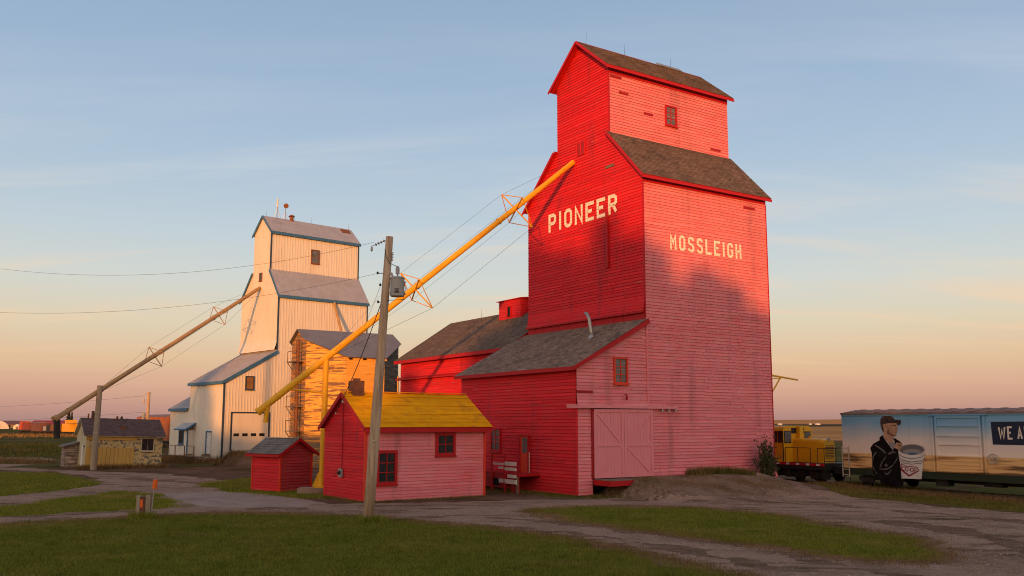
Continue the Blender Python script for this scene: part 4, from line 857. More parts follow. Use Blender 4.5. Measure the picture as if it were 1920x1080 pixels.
q = Vector((0, -1.77, -1.62)).normalized(); MB().obox(Vector((8.95, 3.2, 23.33)), Vector((.5, 0, 0)), q*.3, q.cross(Vector((1, 0, 0)))*.03).build('rusted_sheet', 'rust', we)
for x in (.25, 3.3, 5.2, 9.6): MB().tube((x, 3.64, 23.65), (x, 3.64, 24.25), .015, .006, 5).build('lightning_rod', 'wire', we)
# drive shed of the white elevator
ws = thing('drive_shed', 'white metal-clad drive shed with roller door beside the white elevator', 'shed', (*WO, 0), WA)
VX = -4.98; VL = 7.35; V2 = 11.7
b = MB(); ribs(b, mapY(-.01), [(VX, 0), (-.02, 0), (-.02, 10.25), (VX, 7.38)]); b.build('side_cladding', 'white_metal', ws)
b = MB(); ribs(b, mapX(VX), [(0, 0), (VL, 0), (VL, 7.3), (0, 7.3)], .58, .05, .015); ribs(b, mapX(VX), [(VL, 0), (V2, 0), (V2, 5.05), (VL, 5.05)], .58, .05, .015); b.build('front_cladding', 'white_metal', ws)
b = MB(); b.face([(VX, VL, 4), (0, VL, 4), (0, VL, 10.3), (VX, VL, 7.38)]); b.face([(VX, V2, 0), (0, V2, 0), (0, V2, 8), (VX, V2, 5.05)]); b.build('rear_wall', 'white_metal', ws)
sv = (10.25-7.38)/(-VX)
metal_roof(ws, (VX-.22, VL+.12, 7.38-.22*sv+.06), (0, -1, 0), (-VX+.2, 0, (-VX+.2)*sv), VL+.34)
metal_roof(ws, (VX-.22, V2+.15, 5.05-.22*sv+.06), (0, -1, 0), (-VX+.2, 0, (-VX+.2)*sv), V2-VL+.02)
fascia(ws, [((VX-.24, -.22, 7.30-.22*sv), (VX-.24, VL+.1, 7.30-.22*sv)), ((VX-.24, VL+.14, 4.97-.22*sv), (VX-.24, V2+.15, 4.97-.22*sv)), ((VX-.25, -.235, 7.3-.22*sv), (-.05, -.235, 10.14))], .05, .26, 'blue')
MB().box(VX-.07, -.08, -.1, VX+.06, .06, 7.2).build('corner_trim', 'navy', ws)
MB().box(VX-.05, V2-.06, -.1, VX+.05, V2+.05, 4.9).build('corner_trim', 'white_metal', ws)
fr_ = MB(); fr_.box(-4.28, -.10, .9, -4.14, -.02, 4.58); fr_.box(-.66, -.10, .9, -.52, -.02, 4.58); fr_.box(-4.14, -.10, 4.45, -.66, -.02, 4.58); fr_.build('door_frame', 'navy', ws)
gd = MB().box(-4.14, -.06, .95, -.66, -.025, 4.45).build('roller_door', 'white_metal', ws)
for i in range(5):
    z0 = .97+i*.695; MB().box(-4.13, -.085, z0+.008, -.67, -.058, z0+.687).build('door_panel', 'white_metal', gd)
for i in range(4):
    x0 = -3.98+i*.82; MB().box(x0, -.094, 2.42, x0+.52, -.084, 2.68).build('door_pane', 'glass', gd)
window(ws, mapY(-.01), -2.95, -2.25, 6.66, 7.72, 1, 2, 'navy', 'glass_amber', .09, .09, mun=.02)
# entrance bay with little roof, side door, walkway
by = MB(); by.box(VX-.62, 6.1, .75, VX-.02, 8.2, 2.95); bo = by.build('entry_bay', 'white_metal', ws)
window(bo, mapX(VX-.62), 6.95, 7.9, 1.7, 2.85, 2, 1, 'blue', 'glass', .08, .06)
k = MB(); k.prism([(VX-.95, 5.7, 2.95), (VX-.0, 5.7, 3.55), (VX-.0, 5.7, 3.63), (VX-.95, 5.7, 3.05)], (0, 2.75, 0)); k.build('bay_roof', 'roof_metal', bo)
MB().beam((VX-.97, 5.68, 3.0), (VX-.97, 8.46, 3.0), .04, .14).build('bay_fascia', 'blue', bo); MB().beam((VX-.97, 5.67, 3.0), (VX-.02, 5.67, 3.58), .04, .14).build('bay_fascia', 'blue', bo)
MB().box(VX-.68, 6.0, .75, VX-.58, 6.1, 3.0).build('bay_post', 'blue', bo)
d = MB().box(VX-.06, 2.2, .85, VX-.02, 3.1, 2.75).build('door', 'white_paint', ws); MB().box(VX-.12, 3.1, .8, VX-.02, 3.24, 2.9).build('door_frame', 'blue', d); MB().box(VX-.12, 2.2, 2.76, VX-.02, 3.1, 2.88).build('door_frame', 'blue', d)
wk = thing('walkway', 'dark raised walkway with railing in front of the white drive shed', 'walkway', (*WO, 0), WA)
KX = VX-1.5
MB().box(KX, 2.1, .50, VX-.64, 15.5, .60).build('deck', 'oldwood', wk); MB().box(KX-.03, 2.1, .36, KX-.004, 15.5, .61).build('deck_edge', 'truck', wk)
for y in (2.2, 4.3, 6.4, 8.5, 10.6, 12.7, 15.4):
    MB().box(KX-.1, y-.03, -.1, KX-.035, y+.03, 1.55).build('rail_post', 'rust', wk)
MB().beam((KX-.065, 2.2, 1.55), (KX-.065, 15.4, 1.55), .05, .05).build('hand_rail', 'rust', wk)
for y in (8.3, 13.0):
    k = MB(); k.beam((KX-.02, y, .45), (KX-.02, y-.4, -.1), .12, .1); k.beam((KX+.3, y+.3, .45), (KX+.3, y+.3, -.1), .12, .12); k.build('trestle', 'truck', wk)
for i in range(2): MB().box(VX-.62+.0, 2.3-.0, .62+i*.12, VX-.1, 2.9-.25*i, .74+i*.12).build('step', 'oldwood', wk)
rp = thing('ramp_rail', 'rough timber ramp rail beside the white roller door', 'railing', (*WO, 0), WA)
for a, c in (((VX+.1, -.3, .55), (VX+.75, -.45, 1.25)), ((VX+.1, -.3, .25), (VX+.75, -.45, .9))): MB().beam(a, c, .05, .16).build('plank', 'oldwood', rp)
for x in (VX+.12, VX+.7): MB().box(x-.05, -.42, -.05, x+.05, -.32, 1.3 if x > -4.5 else .6).build('post', 'oldwood', rp)

# ------------------------------------------------------------------ ochre octagonal annex
YO = (-13.506, 74.0)
oc = thing('octagonal_annex', 'eight-sided ochre annex with peeling boards between the two elevators', 'annex', (*YO, 0), RA)
c_ = 2.5; a_ = 3.4; EZ = 9.0; RZ = 11.35; yr = c_+a_/2; PV = [(-c_, c_+a_), (-c_, c_), (0, 0), (a_, 0), (a_+c_, c_), (a_+c_, c_+a_), (a_, 2*c_+a_), (0, 2*c_+a_)]
zt = lambda y: EZ+(RZ-EZ)*(1-abs(y-yr)/yr)
mats_ = ['peel_low', 'peel', 'ochre', 'ochre_shade']
for i in range(8):
    p, q = Vector((*PV[i], 0)), Vector((*PV[(i+1) % 8], 0)); D = (q-p); ln = D.length; D.normalize(); Nn = Vector((D.y, -D.x, 0))
    if Nn.dot(p+q-Vector((a_, 2*yr, 0))) < 0: Nn = -Nn
    z1, z2 = zt(p.y)-.08, zt(q.y)-.08; b = MB(); mpf = mapG(p, D, Nn)
    if i == 0:
        siding(b, mpf, [(0, .0), (ln/2, 0), (ln/2, RZ-.08), (0, z1)], .16, .03, lmin=.8, lmax=3.); siding(b, mpf, [(ln/2, .0), (ln, 0), (ln, z2), (ln/2, RZ-.08)], .16, .03, lmin=.8, lmax=3.)
    elif i < 4: siding(b, mpf, [(0, 0 if i != 1 else 2.6), (ln, 0 if i != 1 else 2.6), (ln, z2), (0, z1)], .16, .03, lmin=.8, lmax=3.)
    if i == 1:
        b2 = MB(); siding(b2, mpf, [(0, 0), (ln, 0), (ln, 2.6), (0, 2.6)], .16, .03, lmin=.8, lmax=3.); b2.build('lower_siding', 'peel_low', oc, 'stuff')
    if i >= 4: b.face([tuple(p), tuple(q), (q.x, q.y, z2), (p.x, p.y, z1)])
    b.build('wall', mats_[i] if i < 4 else 'ochre_shade', oc, 'stuff' if i < 4 else None)
for s_ in (1, -1):
    k = MB(); y0 = yr-s_*(yr+.28); z0 = EZ-.28*(RZ-EZ)/yr+.06
    V = Vector((0, s_*(yr+.28), RZ+.06-z0)); lv = V.length; Vn = V.normalized(); n_ = Vector((1, 0, 0)).cross(Vn); n_ = n_ if n_.z > 0 else -n_
    # roof sheet follows the chamfered plan
    e = .25; pts = [(-e*.2, y0), (a_+e*.2, y0), (a_+c_+e, yr-s_*(a_/2+.05)), (a_+c_+e, yr), (-c_-e, yr), (-c_-e, yr-s_*(a_/2+.05))]
    zz = lambda y: RZ+.06-(RZ+.06-z0)*abs(y-yr)/(yr+.28)
    k.prism([(x, y, zz(y)) for x, y in pts], n_*.05); o = k.build('roof', mat('dull_grey_roof_sheet', (.22, .20, .205), .55, (.17, .155, .155), .7, (1, 1, 1), .4, .7, metallic=.2), oc)
MB().beam((a_+.9*c_, .9*c_-.3, .5), (a_+.9*c_, .9*c_-.3, 7.6), .16, .1, (1, -1, 0)).build('ladder_board', 'ochre', oc)
k = MB(); k.tube((.75*a_, -.1, 3.), (.75*a_, -.1, 8.2), .05, .05, 6); k.build('pipe', 'rust', oc)
for i in range(6):
    MB().box(.2+i*.62, -.06, EZ-.26, .5+i*.62, -.03, EZ-.12).build('soffit_block', 'ochre' if i % 2 else 'dark', oc)
# outside leg, ladder and brackets on the left face
k = MB()
for y in (c_+.5, c_+.95): k.tube((-c_-.5, y, 0), (-c_-.5, y, 10.4), .10 if y < c_+.6 else .04, .10 if y < c_+.6 else .04, 8)
for i in range(30): k.tube((-c_-.5, c_+.5, .5+i*.33), (-c_-.5, c_+.95, .5+i*.33), .015, .015, 5)
k.build('ladder', 'rust', oc)
for z in (2.9, 4.9, 8.6):
    k = MB(); k.box(-c_-.95, c_+.3, z, -c_, c_+2.0, z+.07); k.tube((-c_, c_+1.9, z-1.3), (-c_-.9, c_+1.9, z), .035, .035, 6); k.tube((-c_, c_+.9, z-1.3), (-c_-.9, c_+.9, z), .035, .035, 6); k.tube((-c_-.9, c_+1.9, z), (-c_-.9, c_+1.9, z+.9), .03, .03, 6); k.tube((-c_-.9, c_+1.9, z+.9), (-c_-.9, c_+.4, z+.9), .03, .03, 6); k.build('ladder_stage', 'oldwood', oc)

# ------------------------------------------------------------------ pale yellow peeling shed on the left
LO = (-33.49, 72.03); LAN = math.radians(33)
ls_ = thing('pump_shed', 'derelict yellow shed with blistered paint and purple-brown roof at far left', 'shed', (*LO, .02), LAN, ry=math.radians(1.6))
LW, LL, LE, LR = 5.72, 5.3, 2.7, 3.95
b = MB(); b.face([(0, 0, -.3), (0, LL, -.3), (0, LL, LE), (0, LL/2, LR), (0, 0, LE)]); b.face([(LW, 0, -.3), (LW, LL, -.3), (LW, LL, LE), (LW, LL/2, LR), (LW, 0, LE)]); b.face([(0, LL, -.3), (LW, LL, -.3), (LW, LL, LE), (0, LL, LE)]); b.build('end_wall', 'shed_pale', ls_)
b = MB(); b.face([(0, 0, -.3), (LW, 0, -.3), (LW, 0, LE), (0, 0, LE)]); b.build('front_wall', 'shed_peel', ls_)
for i in range(12):
    w_ = 3.55/12; MB().box(.02+i*w_+.008, -.05-.006*(i % 2), -.1, .02+(i+1)*w_-.008, -.005, 1.68).build('front_panel', 'shed_yellow', ls_)
MB().box(-.05, -.07, 2.28, 3.7, -.005, 2.62).build('sign_board', 'shed_yellow', ls_)
window(ls_, mapY(0), 4.12, 5.0, 1.5, 2.42, 2, 1, 'shed_pale', 'glass', .08, .06)
sq = (LR-LE)/(LL/2)
for s_, y0 in ((1, 0.), (-1, LL)):
    P = Vector((-.25, y0-s_*.3, LE-.3*sq+.05)); V = Vector((0, s_*(LL/2+.3), LR-LE+.3*sq))
    o = roof_slab('roof', P, (1, 0, 0), V, LW+.45, V.length, .07, 'shed_pale', ls_)
    k = MB(); shingles(k, P, (1, 0, 0), V, LW+.45, V.length, .17, .3, .018); k.build('shingles', 'shed_roof', o, 'stuff')
ch = MB().box(.6, LL/2-.25, LR-.1, 1.15, LL/2+.25, LR+.62).build('chimney', 'brick', ls_); MB().tube((.35, LL/2, LR-.1), (.35, LL/2, LR+.4), .06, .06, 8).build('stove_pipe', 'rust', ls_)
MB().tube((2.5, LL/2-.3, LR-.2), (2.5, LL/2-.3, LR+.25), .08, .08, 8).build('roof_vent', 'rust', ls_); MB().box(2.6, .9, 3.1, 3.0, 1.3, 3.42).build('roof_patch', 'rust', ls_)
k = MB(); k.box(-.045, 1.2, -.05, -.005, 2.0, 1.85); k.build('door', 'white_paint', ls_); MB().tube((-.12, .5, 1.75), (-.02, .5, 1.75), .06, .04, 8).build('wall_lamp', 'black', ls_)
lt = thing('wood_shack', 'tumbledown plank shack with dark roof left of the yellow shed', 'shack', (-36.3, 74.6, 0), LAN)
b = MB(); siding(b, mapX(0), [(0, 0), (2.2, 0), (2.2, 1.7), (0, 1.7)], .14, .05, lmin=.4, lmax=1.2); siding(b, mapY(0), [(0, 0), (2.4, 0), (2.4, 2.3), (0, 1.7)], .3, .05, lmin=.5, lmax=1.5); b.build('wall', mat('grey_pink_planks', (.34, .25, .20), .85, (.13, .10, .085), 1.5, (1, 1, 6), .45, .6, .3, .3, 30), lt, 'stuff')
k = MB(); k.prism([(-.25, -.25, 1.65), (2.5, -.25, 2.4), (2.5, -.25, 2.48), (-.25, -.25, 1.74)], (0, 2.7, 0)); k.build('roof', 'shingle_grey', lt)
MB().box(2.4, 0, 0, 2.45, 2.2, 2.3).build('rear_wall', 'oldwood', lt)
MURAL = {'cap':[(2.96,3.64),(2.98,3.81),(3.11,3.96),(3.34,4.03),(3.58,4.03),(3.79,3.93),(3.9,3.79),(4.28,3.77),(4.31,3.68),(4.24,3.5),(4.07,3.47),(4.01,3.6),(3.46,3.59),(3.11,3.51),(3.04,3.39),(2.96,3.51)],'brim':[(3.46,3.7),(3.9,3.76),(4.23,3.76),(4.31,3.7),(4.24,3.5),(4.07,3.47),(4.01,3.6),(3.46,3.59)],'hair':[(2.96,3.64),(3.11,3.53),(3.18,3.13),(3.11,3.07),(3.0,3.32)],'face':[(3.11,3.49),(3.46,3.59),(4.01,3.6),(4.02,3.39),(4.1,3.25),(4.01,3.18),(3.99,3.06),(3.92,2.87),(3.79,2.84),(3.56,2.93),(3.35,2.99),(3.16,3.05)],'ear':[(3.1,3.49),(3.26,3.53),(3.39,3.39),(3.36,3.18),(3.26,3.14),(3.14,3.26)],'beard':[(3.35,3.01),(3.45,3.37),(3.51,3.07),(3.75,2.93),(3.9,2.95),(3.89,2.85),(3.65,2.86)],'brow':[(3.7,3.46),(3.93,3.51),(4.0,3.47),(3.95,3.41),(3.78,3.42)],'mouth':[(3.86,3.09),(3.99,3.12),(3.98,3.07),(3.87,3.05)],'neck':[(3.13,3.09),(3.42,3.01),(3.75,2.85),(3.71,2.64),(3.81,2.39),(3.7,2.1),(3.39,2.51),(3.14,2.76)],'shirt':[(3.39,2.51),(3.58,2.49),(3.82,2.52),(3.83,2.23),(3.67,2.08),(3.48,2.34)],'jacket':[(2.84,2.77),(3.07,2.92),(3.14,2.74),(3.67,2.06),(3.83,2.25),(3.82,2.56),(3.72,2.76),(3.88,2.73),(4.16,2.57),(4.29,2.44),(4.03,2.03),(4.08,1.74),(4.18,1.5),(4.17,0.52),(4.3,0.44),(4.19,0.15),(3.9,0.03),(3.58,0.11),(3.44,0.23),(2.77,0.27),(2.3,0.71),(2.25,1.17),(2.27,1.85),(2.18,2.15),(2.4,2.41),(2.84,2.62)],'fold1':[(2.52,1.94),(2.62,1.9),(2.43,1.69),(2.31,1.34),(2.32,1.05),(2.5,0.81),(2.64,0.67),(2.54,0.68),(2.34,0.97),(2.26,1.3),(2.33,1.68)],'fold2':[(2.5,2.37),(2.74,2.29),(3.12,2.04),(3.25,1.88),(3.15,1.86),(2.88,2.08),(2.54,2.28)],'fold3':[(3.14,1.67),(3.27,1.71),(2.98,1.37),(2.87,1.11),(2.76,1.03),(2.85,1.28)],'fold4':[(2.71,1.02),(3.0,1.0),(3.3,1.05),(3.65,1.27),(4.01,1.74),(3.9,1.49),(3.54,1.1),(3.2,0.94),(2.86,0.95)],'fold5':[(3.04,0.79),(3.28,0.76),(3.59,1.06),(3.37,0.72),(3.18,0.67)],'fold6':[(3.35,1.88),(3.7,2.04),(3.97,1.9),(3.74,1.94),(3.44,1.8)],'fold7':[(3.07,1.21),(3.24,1.32),(3.33,1.2),(3.21,1.11)],'hand':[(3.86,2.39),(3.96,2.5),(4.2,2.49),(4.32,2.36),(4.27,2.18),(4.13,2.09),(3.99,2.13),(3.83,2.21)],'finger':[(4.08,2.4),(4.28,2.36),(4.26,2.3),(4.05,2.32)],'bucket':[(4.05,2.05),(4.3,1.9),(4.85,1.81),(5.45,1.9),(5.68,2.07),(5.69,1.79),(5.58,1.55),(5.4,0.54),(4.16,0.52),(4.13,1.33),(4.05,1.82)],'band1':[(4.06,1.9),(4.29,1.75),(4.84,1.65),(5.44,1.74),(5.7,1.91),(5.7,1.88),(5.44,1.7),(4.84,1.6),(4.29,1.7),(4.06,1.85)],'band2':[(4.08,1.7),(4.33,1.54),(4.83,1.47),(5.43,1.56),(5.68,1.73),(5.66,1.7),(5.43,1.51),(4.83,1.42),(4.32,1.49),(4.09,1.65)],'band3':[(4.12,1.54),(4.36,1.4),(4.82,1.35),(5.42,1.43),(5.62,1.59),(5.61,1.55),(5.42,1.39),(4.82,1.31),(4.36,1.36),(4.13,1.49)],'shield':[(4.17,1.38),(4.45,1.24),(5.18,1.2),(5.3,0.98),(4.64,0.63),(4.14,0.98)],'shieldin':[(4.22,1.3),(4.44,1.19),(5.15,1.15),(5.23,1.0),(4.65,0.74),(4.2,1.06)],'rim':[(5.7,2.14),(5.65,2.04),(5.53,1.95),(5.35,1.87),(5.12,1.82),(4.86,1.8),(4.61,1.81),(4.37,1.84),(4.19,1.91),(4.08,2.0),(4.04,2.1),(4.09,2.2),(4.22,2.3),(4.41,2.38),(4.65,2.43),(4.9,2.45),(5.16,2.44),(5.38,2.4),(5.56,2.33),(5.67,2.24)],'inner':[(5.64,2.14),(5.6,2.06),(5.49,1.98),(5.32,1.91),(5.11,1.87),(4.87,1.85),(4.64,1.85),(4.43,1.89),(4.26,1.94),(4.16,2.02),(4.13,2.1),(4.17,2.19),(4.29,2.27),(4.46,2.34),(4.67,2.38),(4.91,2.4),(5.14,2.39),(5.35,2.36),(5.51,2.3),(5.61,2.23)],'inner2':[(5.49,2.03),(5.45,1.97),(5.32,1.91),(5.13,1.87),(4.9,1.86),(4.68,1.86),(4.49,1.89),(4.36,1.94),(4.32,1.99),(4.37,2.05),(4.5,2.11),(4.7,2.15),(4.92,2.17),(5.15,2.16),(5.33,2.13),(5.45,2.08)],'water':[(5.23,1.92),(5.2,1.89),(5.11,1.87),(4.99,1.86),(4.86,1.86),(4.74,1.86),(4.65,1.88),(4.62,1.9),(4.66,1.92),(4.74,1.95),(4.86,1.96),(5.0,1.96),(5.12,1.96),(5.2,1.94)]}
COOP = {'C': [(4.4, 1.123), (4.358, 1.168), (4.292, 1.175), (4.25, 1.13), (4.25, 1.03), (4.292, 0.975), (4.358, 0.968), (4.4, 1.003)], 'O1': [(4.495, 0.953), (4.565, 0.945), (4.61, 0.99), (4.61, 1.09), (4.565, 1.145), (4.495, 1.153), (4.45, 1.107), (4.45, 1.008), (4.495, 0.953)], 'D': [(4.66, 1.024), (4.71, 1.019)], 'O2': [(4.805, 0.918), (4.875, 0.911), (4.92, 0.956), (4.92, 1.056), (4.875, 1.111), (4.805, 1.118), (4.76, 1.073), (4.76, 0.973), (4.805, 0.918)], 'P': [(4.98, 0.899), (4.98, 1.099), (5.078, 1.088), (5.12, 1.054), (5.12, 1.004), (5.078, 0.978), (4.98, 0.989)]}
# ------------------------------------------------------------------ railway: bed, ties, rails
TZ = -.1
def tpos(x, y, z=0): return wpos(TO, TA, x, y, z)
bed = MB()
for a in range(-150, 40, 5):
    for s0, s1, z0, z1 in ((-.9, -.15, -.62, -.33), (-.15, 3.05, -.33, -.33), (3.05, 3.8, -.33, -.62)):
        bed.face([tpos(a, s0, z0), tpos(a+5, s0, z0), tpos(a+5, s1, z1), tpos(a, s1, z1)])
bo_ = bed.build('track_bed', 'ballast'); bo_['kind'] = 'structure'
trk = thing('railway_track', 'railway track with dark rails and ties under the painted boxcar', 'railway track', (*TO, 0), TA)
for y in (.68, 2.17):
    k = MB(); k.box(-150, y-.035, -.19, 40, y+.035, -.105); k.box(-150, y-.012, -.27, 40, y+.012, -.19); k.box(-150, y-.07, -.30, 40, y+.07, -.27); k.build('rail', 'rail', trk)
tie0 = MB().box(-.11, .15, -.42, .11, 2.7, -.302).build('tie', 'tie', trk)
for i in range(150):
    o = tie0 if i == 0 else tie0.copy()
    if i: COL.objects.link(o)
    o.location = (16-i*.6, random.uniform(-.04, .04), random.uniform(-.01, .005)); o.rotation_euler[2] = random.uniform(-.02, .02); o.parent = trk
def wheelset(parent, x, r=.42, yw=(.62, 2.23), m='truck'):
    k = MB()
    for y in yw: k.lathe((x, y-.06, TZ+r), [(r*.55, -.02), (r*.95, 0), (r, .02), (r, .1), (r*.95, .12), (r*.3, .1)], 18, (0, 1, 0))
    k.tube((x, yw[0], TZ+r), (x, yw[1], TZ+r), .07, .07, 8); return k.build('wheelset', m, parent)
def bogie(parent, xc, half=.9, y0=.25, m='truck'):
    k = MB(); f = [(-half-.35, .35), (-half+.15, .22), (-.3, .2), (-.2, .5), (.2, .5), (.3, .2), (half-.15, .22), (half+.35, .35), (half+.35, .55), (.35, .72), (-.35, .72), (-half-.35, .55)]
    for y in (y0, 2.6-y0): k.prism([(xc+x, y, TZ+z+.05) for x, z in f], (0, .14, 0))
    k.box(xc-.2, y0, TZ+.5, xc+.2, 2.7-y0, TZ+.8)
    for s in (-1, 1): k.box(xc+s*half-.14, y0-.06, TZ+.28, xc+s*half+.14, y0+.02, TZ+.58)
    o = k.build('bogie', m, parent)
    for s in (-1, 1): wheelset(o, xc+s*half)
    return o
# ------------------------------------------------------------------ painted boxcar
bc = thing('boxcar', 'boxcar painted with a farmer holding a white bucket under blue sky', 'boxcar', (*TO, 0), TA)
B0x, B1x, BH = .25, 15.7, 4.12
mm = bpy.data.materials.new('mural_sky_and_wheat'); mm.use_nodes = True; t = mm.node_tree; n = t.nodes; l = t.links; pb = n['Principled BSDF']; pb.inputs['Roughness'].default_value = .55; pb.inputs['Specular IOR Level'].default_value = .3
tcn = n.new('ShaderNodeTexCoord'); sp_ = n.new('ShaderNodeSeparateXYZ'); l.new(tcn.outputs['Object'], sp_.inputs[0])
mpn = n.new('ShaderNodeMapping'); mpn.inputs['Scale'].default_value = (.35, 1, 1.2); l.new(tcn.outputs['Object'], mpn.inputs[0])
no = n.new('ShaderNodeTexNoise'); no.inputs['Scale'].default_value = 1.; no.inputs['Detail'].default_value = 5; l.new(mpn.outputs[0], no.inputs['Vector'])
ma = n.new('ShaderNodeMath'); ma.operation = 'MULTIPLY_ADD'; l.new(no.outputs['Fac'], ma.inputs[0]); ma.inputs[1].default_value = .9; l.new(sp_.outputs['Z'], ma.inputs[2])
mr = n.new('ShaderNodeMapRange'); mr.inputs[1].default_value = 1.9+.45; mr.inputs[2].default_value = 4.1+.45; l.new(ma.outputs[0], mr.inputs[0])
rp_ = n.new('ShaderNodeValToRGB'); l.new(mr.outputs[0], rp_.inputs[0]); ee = rp_.color_ramp.elements
ee[0].position = .0; ee[0].color = (.80, .68, .58, 1); ee[1].position = 1; ee[1].color = (.13, .36, .58, 1)
for p, c in ((.25, (.70, .62, .57, 1)), (.5, (.45, .52, .57, 1)), (.75, (.19, .40, .60, 1))): e = ee.new(p); e.color = c
mr2 = n.new('ShaderNodeMapRange'); mr2.inputs[1].default_value = 1.88; mr2.inputs[2].default_value = 1.83; l.new(sp_.outputs['Z'], mr2.inputs[0])
mp2 = n.new('ShaderNodeMapping'); mp2.inputs['Scale'].default_value = (.25, 1, 3.5); l.new(tcn.outputs['Object'], mp2.inputs[0])
no2 = n.new('ShaderNodeTexNoise'); no2.inputs['Scale'].default_value = 1.3; no2.inputs['Detail'].default_value = 4; l.new(mp2.outputs[0], no2.inputs['Vector'])
rp2 = n.new('ShaderNodeValToRGB'); l.new(no2.outputs['Fac'], rp2.inputs[0]); e2 = rp2.color_ramp.elements
e2[0].position = .36; e2[0].color = (.13, .075, .035, 1); e2[1].position = .5; e2[1].color = (.72, .46, .20, 1); e = e2.new(.43); e.color = (.48, .27, .11, 1)
mx = n.new('ShaderNodeMix'); mx.data_type = 'RGBA'; l.new(mr2.outputs[0], mx.inputs[0]); l.new(rp_.outputs[0], mx.inputs[6]); l.new(rp2.outputs[0], mx.inputs[7]); l.new(mx.outputs[2], pb.inputs['Base Color'])
MR['mural'] = mm
MR.update(mgreen=mat('mural_dark_green', (.018, .03, .016), .6), navy_sign=mat('mural_navy', (.008, .018, .045), .5), sign_white=mat('mural_cream_white', (.68, .62, .54), .6),
 m_black=mat('mural_black_jacket', (.008, .007, .008), .9, (.016, .014, .014), 3, spec=.03), m_fold=mat('mural_jacket_fold', (.11, .10, .10), .5), m_skin=mat('mural_skin', (.46, .29, .19), .6, (.32, .18, .11), 4), m_skin2=mat('mural_skin_shade', (.15, .085, .055), .6),
 m_cap=mat('mural_cap_brown', (.065, .045, .04), .6, (.03, .022, .02), 4), m_brim=mat('mural_cap_brim', (.035, .024, .021), .6), m_shirt=mat('mural_shirt_grey', (.26, .25, .26), .6), m_buck=mat('mural_bucket_white', (.68, .64, .62), .6, (.54, .51, .51), 2),
 m_rim=mat('mural_bucket_rim', (.38, .37, .38), .6), m_in=mat('mural_bucket_inside', (.13, .125, .13), .6), m_in2=mat('mural_bucket_inside_ring', (.26, .25, .255), .6), m_water=mat('mural_bucket_blue', (.03, .12, .26), .5), m_band=mat('mural_bucket_band', (.16, .155, .16), .6), m_red=mat('mural_shield_red', (.22, .012, .025), .6))
MB().box(B0x, 0, .97, B1x, 2.85, BH).build('body', 'mural', bc)
MB().box(B0x+.02, .01, .58, B1x-.02, 2.84, .968).build('side_sill', 'mgreen', bc)
k = MB(); k.prism([(B0x-.05, -.06, BH-.02), (B0x-.05, 2.91, BH-.02), (B0x-.05, 2.91, BH+.06), (B0x-.05, 1.42, BH+.26), (B0x-.05, -.06, BH+.06)], (B1x-B0x+.1, 0, 0)); rf = k.build('roof', 'car_roof', bc)
for i in range(16):
    x = B0x+.5+i*.97; k = MB(); k.beam((x, -.05, BH+.07), (x, 1.42, BH+.265), .3, .05); k.beam((x, 2.9, BH+.07), (x, 1.42, BH+.265), .3, .05); k.build('roof_rib', 'car_roof', rf)
MB().box(B0x, -.035, BH-.12, B1x, -.002, BH-.0).build('top_chord', mat('mural_blue_rail', (.13, .27, .38), .55), bc)
for i in range(7):
    for x in (B0x+.02+i*.9,): MB().box(x, -.012, 1.0, x+.035, -.001, BH-.13).build('panel_seam', 'mural', bc)
for x in (10.1, 11.0, 11.9, 12.8, 13.7, 14.6): MB().box(x, -.006, 1.0, x+.03, -.001, BH-.13).build('panel_seam', 'mural', bc)
# sliding door with ribs
dr = MB().box(6.42, -.07, 1.02, 9.0, -.013, 3.98).build('sliding_door', 'mural', bc)
k = MB(); k.box(6.42, -.13, 1.02, 6.52, -.072, 3.98); k.box(8.9, -.13, 1.02, 9.0, -.072, 3.98); k.box(6.52, -.128, 3.86, 8.9, -.072, 3.98); k.box(6.52, -.128, 1.02, 8.9, -.072, 1.12); k.build('door_frame', 'mural', dr)
for z in (1.84, 2.46, 2.92, 3.45): MB().box(6.52, -.125, z-.04, 8.9, -.072, z+.04).build('door_rib', 'mural', dr)
for z in (1.2, 1.4, 1.6): MB().box(6.6, -.10, z-.02, 8.8, -.072, z+.02).build('door_rib', 'mural', dr)
for xd in (6.2, 9.12): MB().box(xd, -.11, 1.0, xd+.1, -.002, 3.96).build('door_post', 'mural', bc)
MB().box(6.05, -.16, 3.99, 9.3, -.036, 4.05).build('door_track', 'mural', bc)
ld = MB()
for x in (.30, .76): ld.box(x-.025, -.16, .45, x+.025, -.11, 2.22)
for i in range(6): ld.box(.30, -.15, .55+i*.31, .76, -.12, .59+i*.31)
ld.build('ladder', mat('mural_pale_ironwork', (.45, .38, .30), .6), bc)
k = MB()
for i in range(24):
    a0 = 2*PI*i/24; a1 = 2*PI*(i+1)/24; k.tube((9.6+.24*math.cos(a0), -.2, 1.78+.24*math.sin(a0)), (9.6+.24*math.cos(a1), -.2, 1.78+.24*math.sin(a1)), .03, .03, 6)
for i in range(5): a0 = 2*PI*i/5; k.tube((9.6, -.2, 1.78), (9.6+.24*math.cos(a0), -.2, 1.78+.24*math.sin(a0)), .018, .018, 5)
k.tube((9.6, -.2, 1.78), (9.6, 0, 1.78), .03, .03, 6); k.build('brake_wheel', mat('pale_wheel_paint', (.42, .38, .32), .6), bc)
MB().box(6.0, .3, .2, 6.7, .9, .56).build('brake_cylinder', 'truck', bc); MB().box(8.6, .5, .3, 9.6, 1.0, .56).build('air_tank', 'truck', bc); MB().box(B0x-.35, 1.25, .75, B0x, 1.6, 1.0).build('coupler', 'truck', bc); MB().box(3.9, 1.0, .35, 12, 1.8, .57).build('centre_sill', 'truck', bc)
bogie(bc, 2.35); bogie(bc, 13.4)
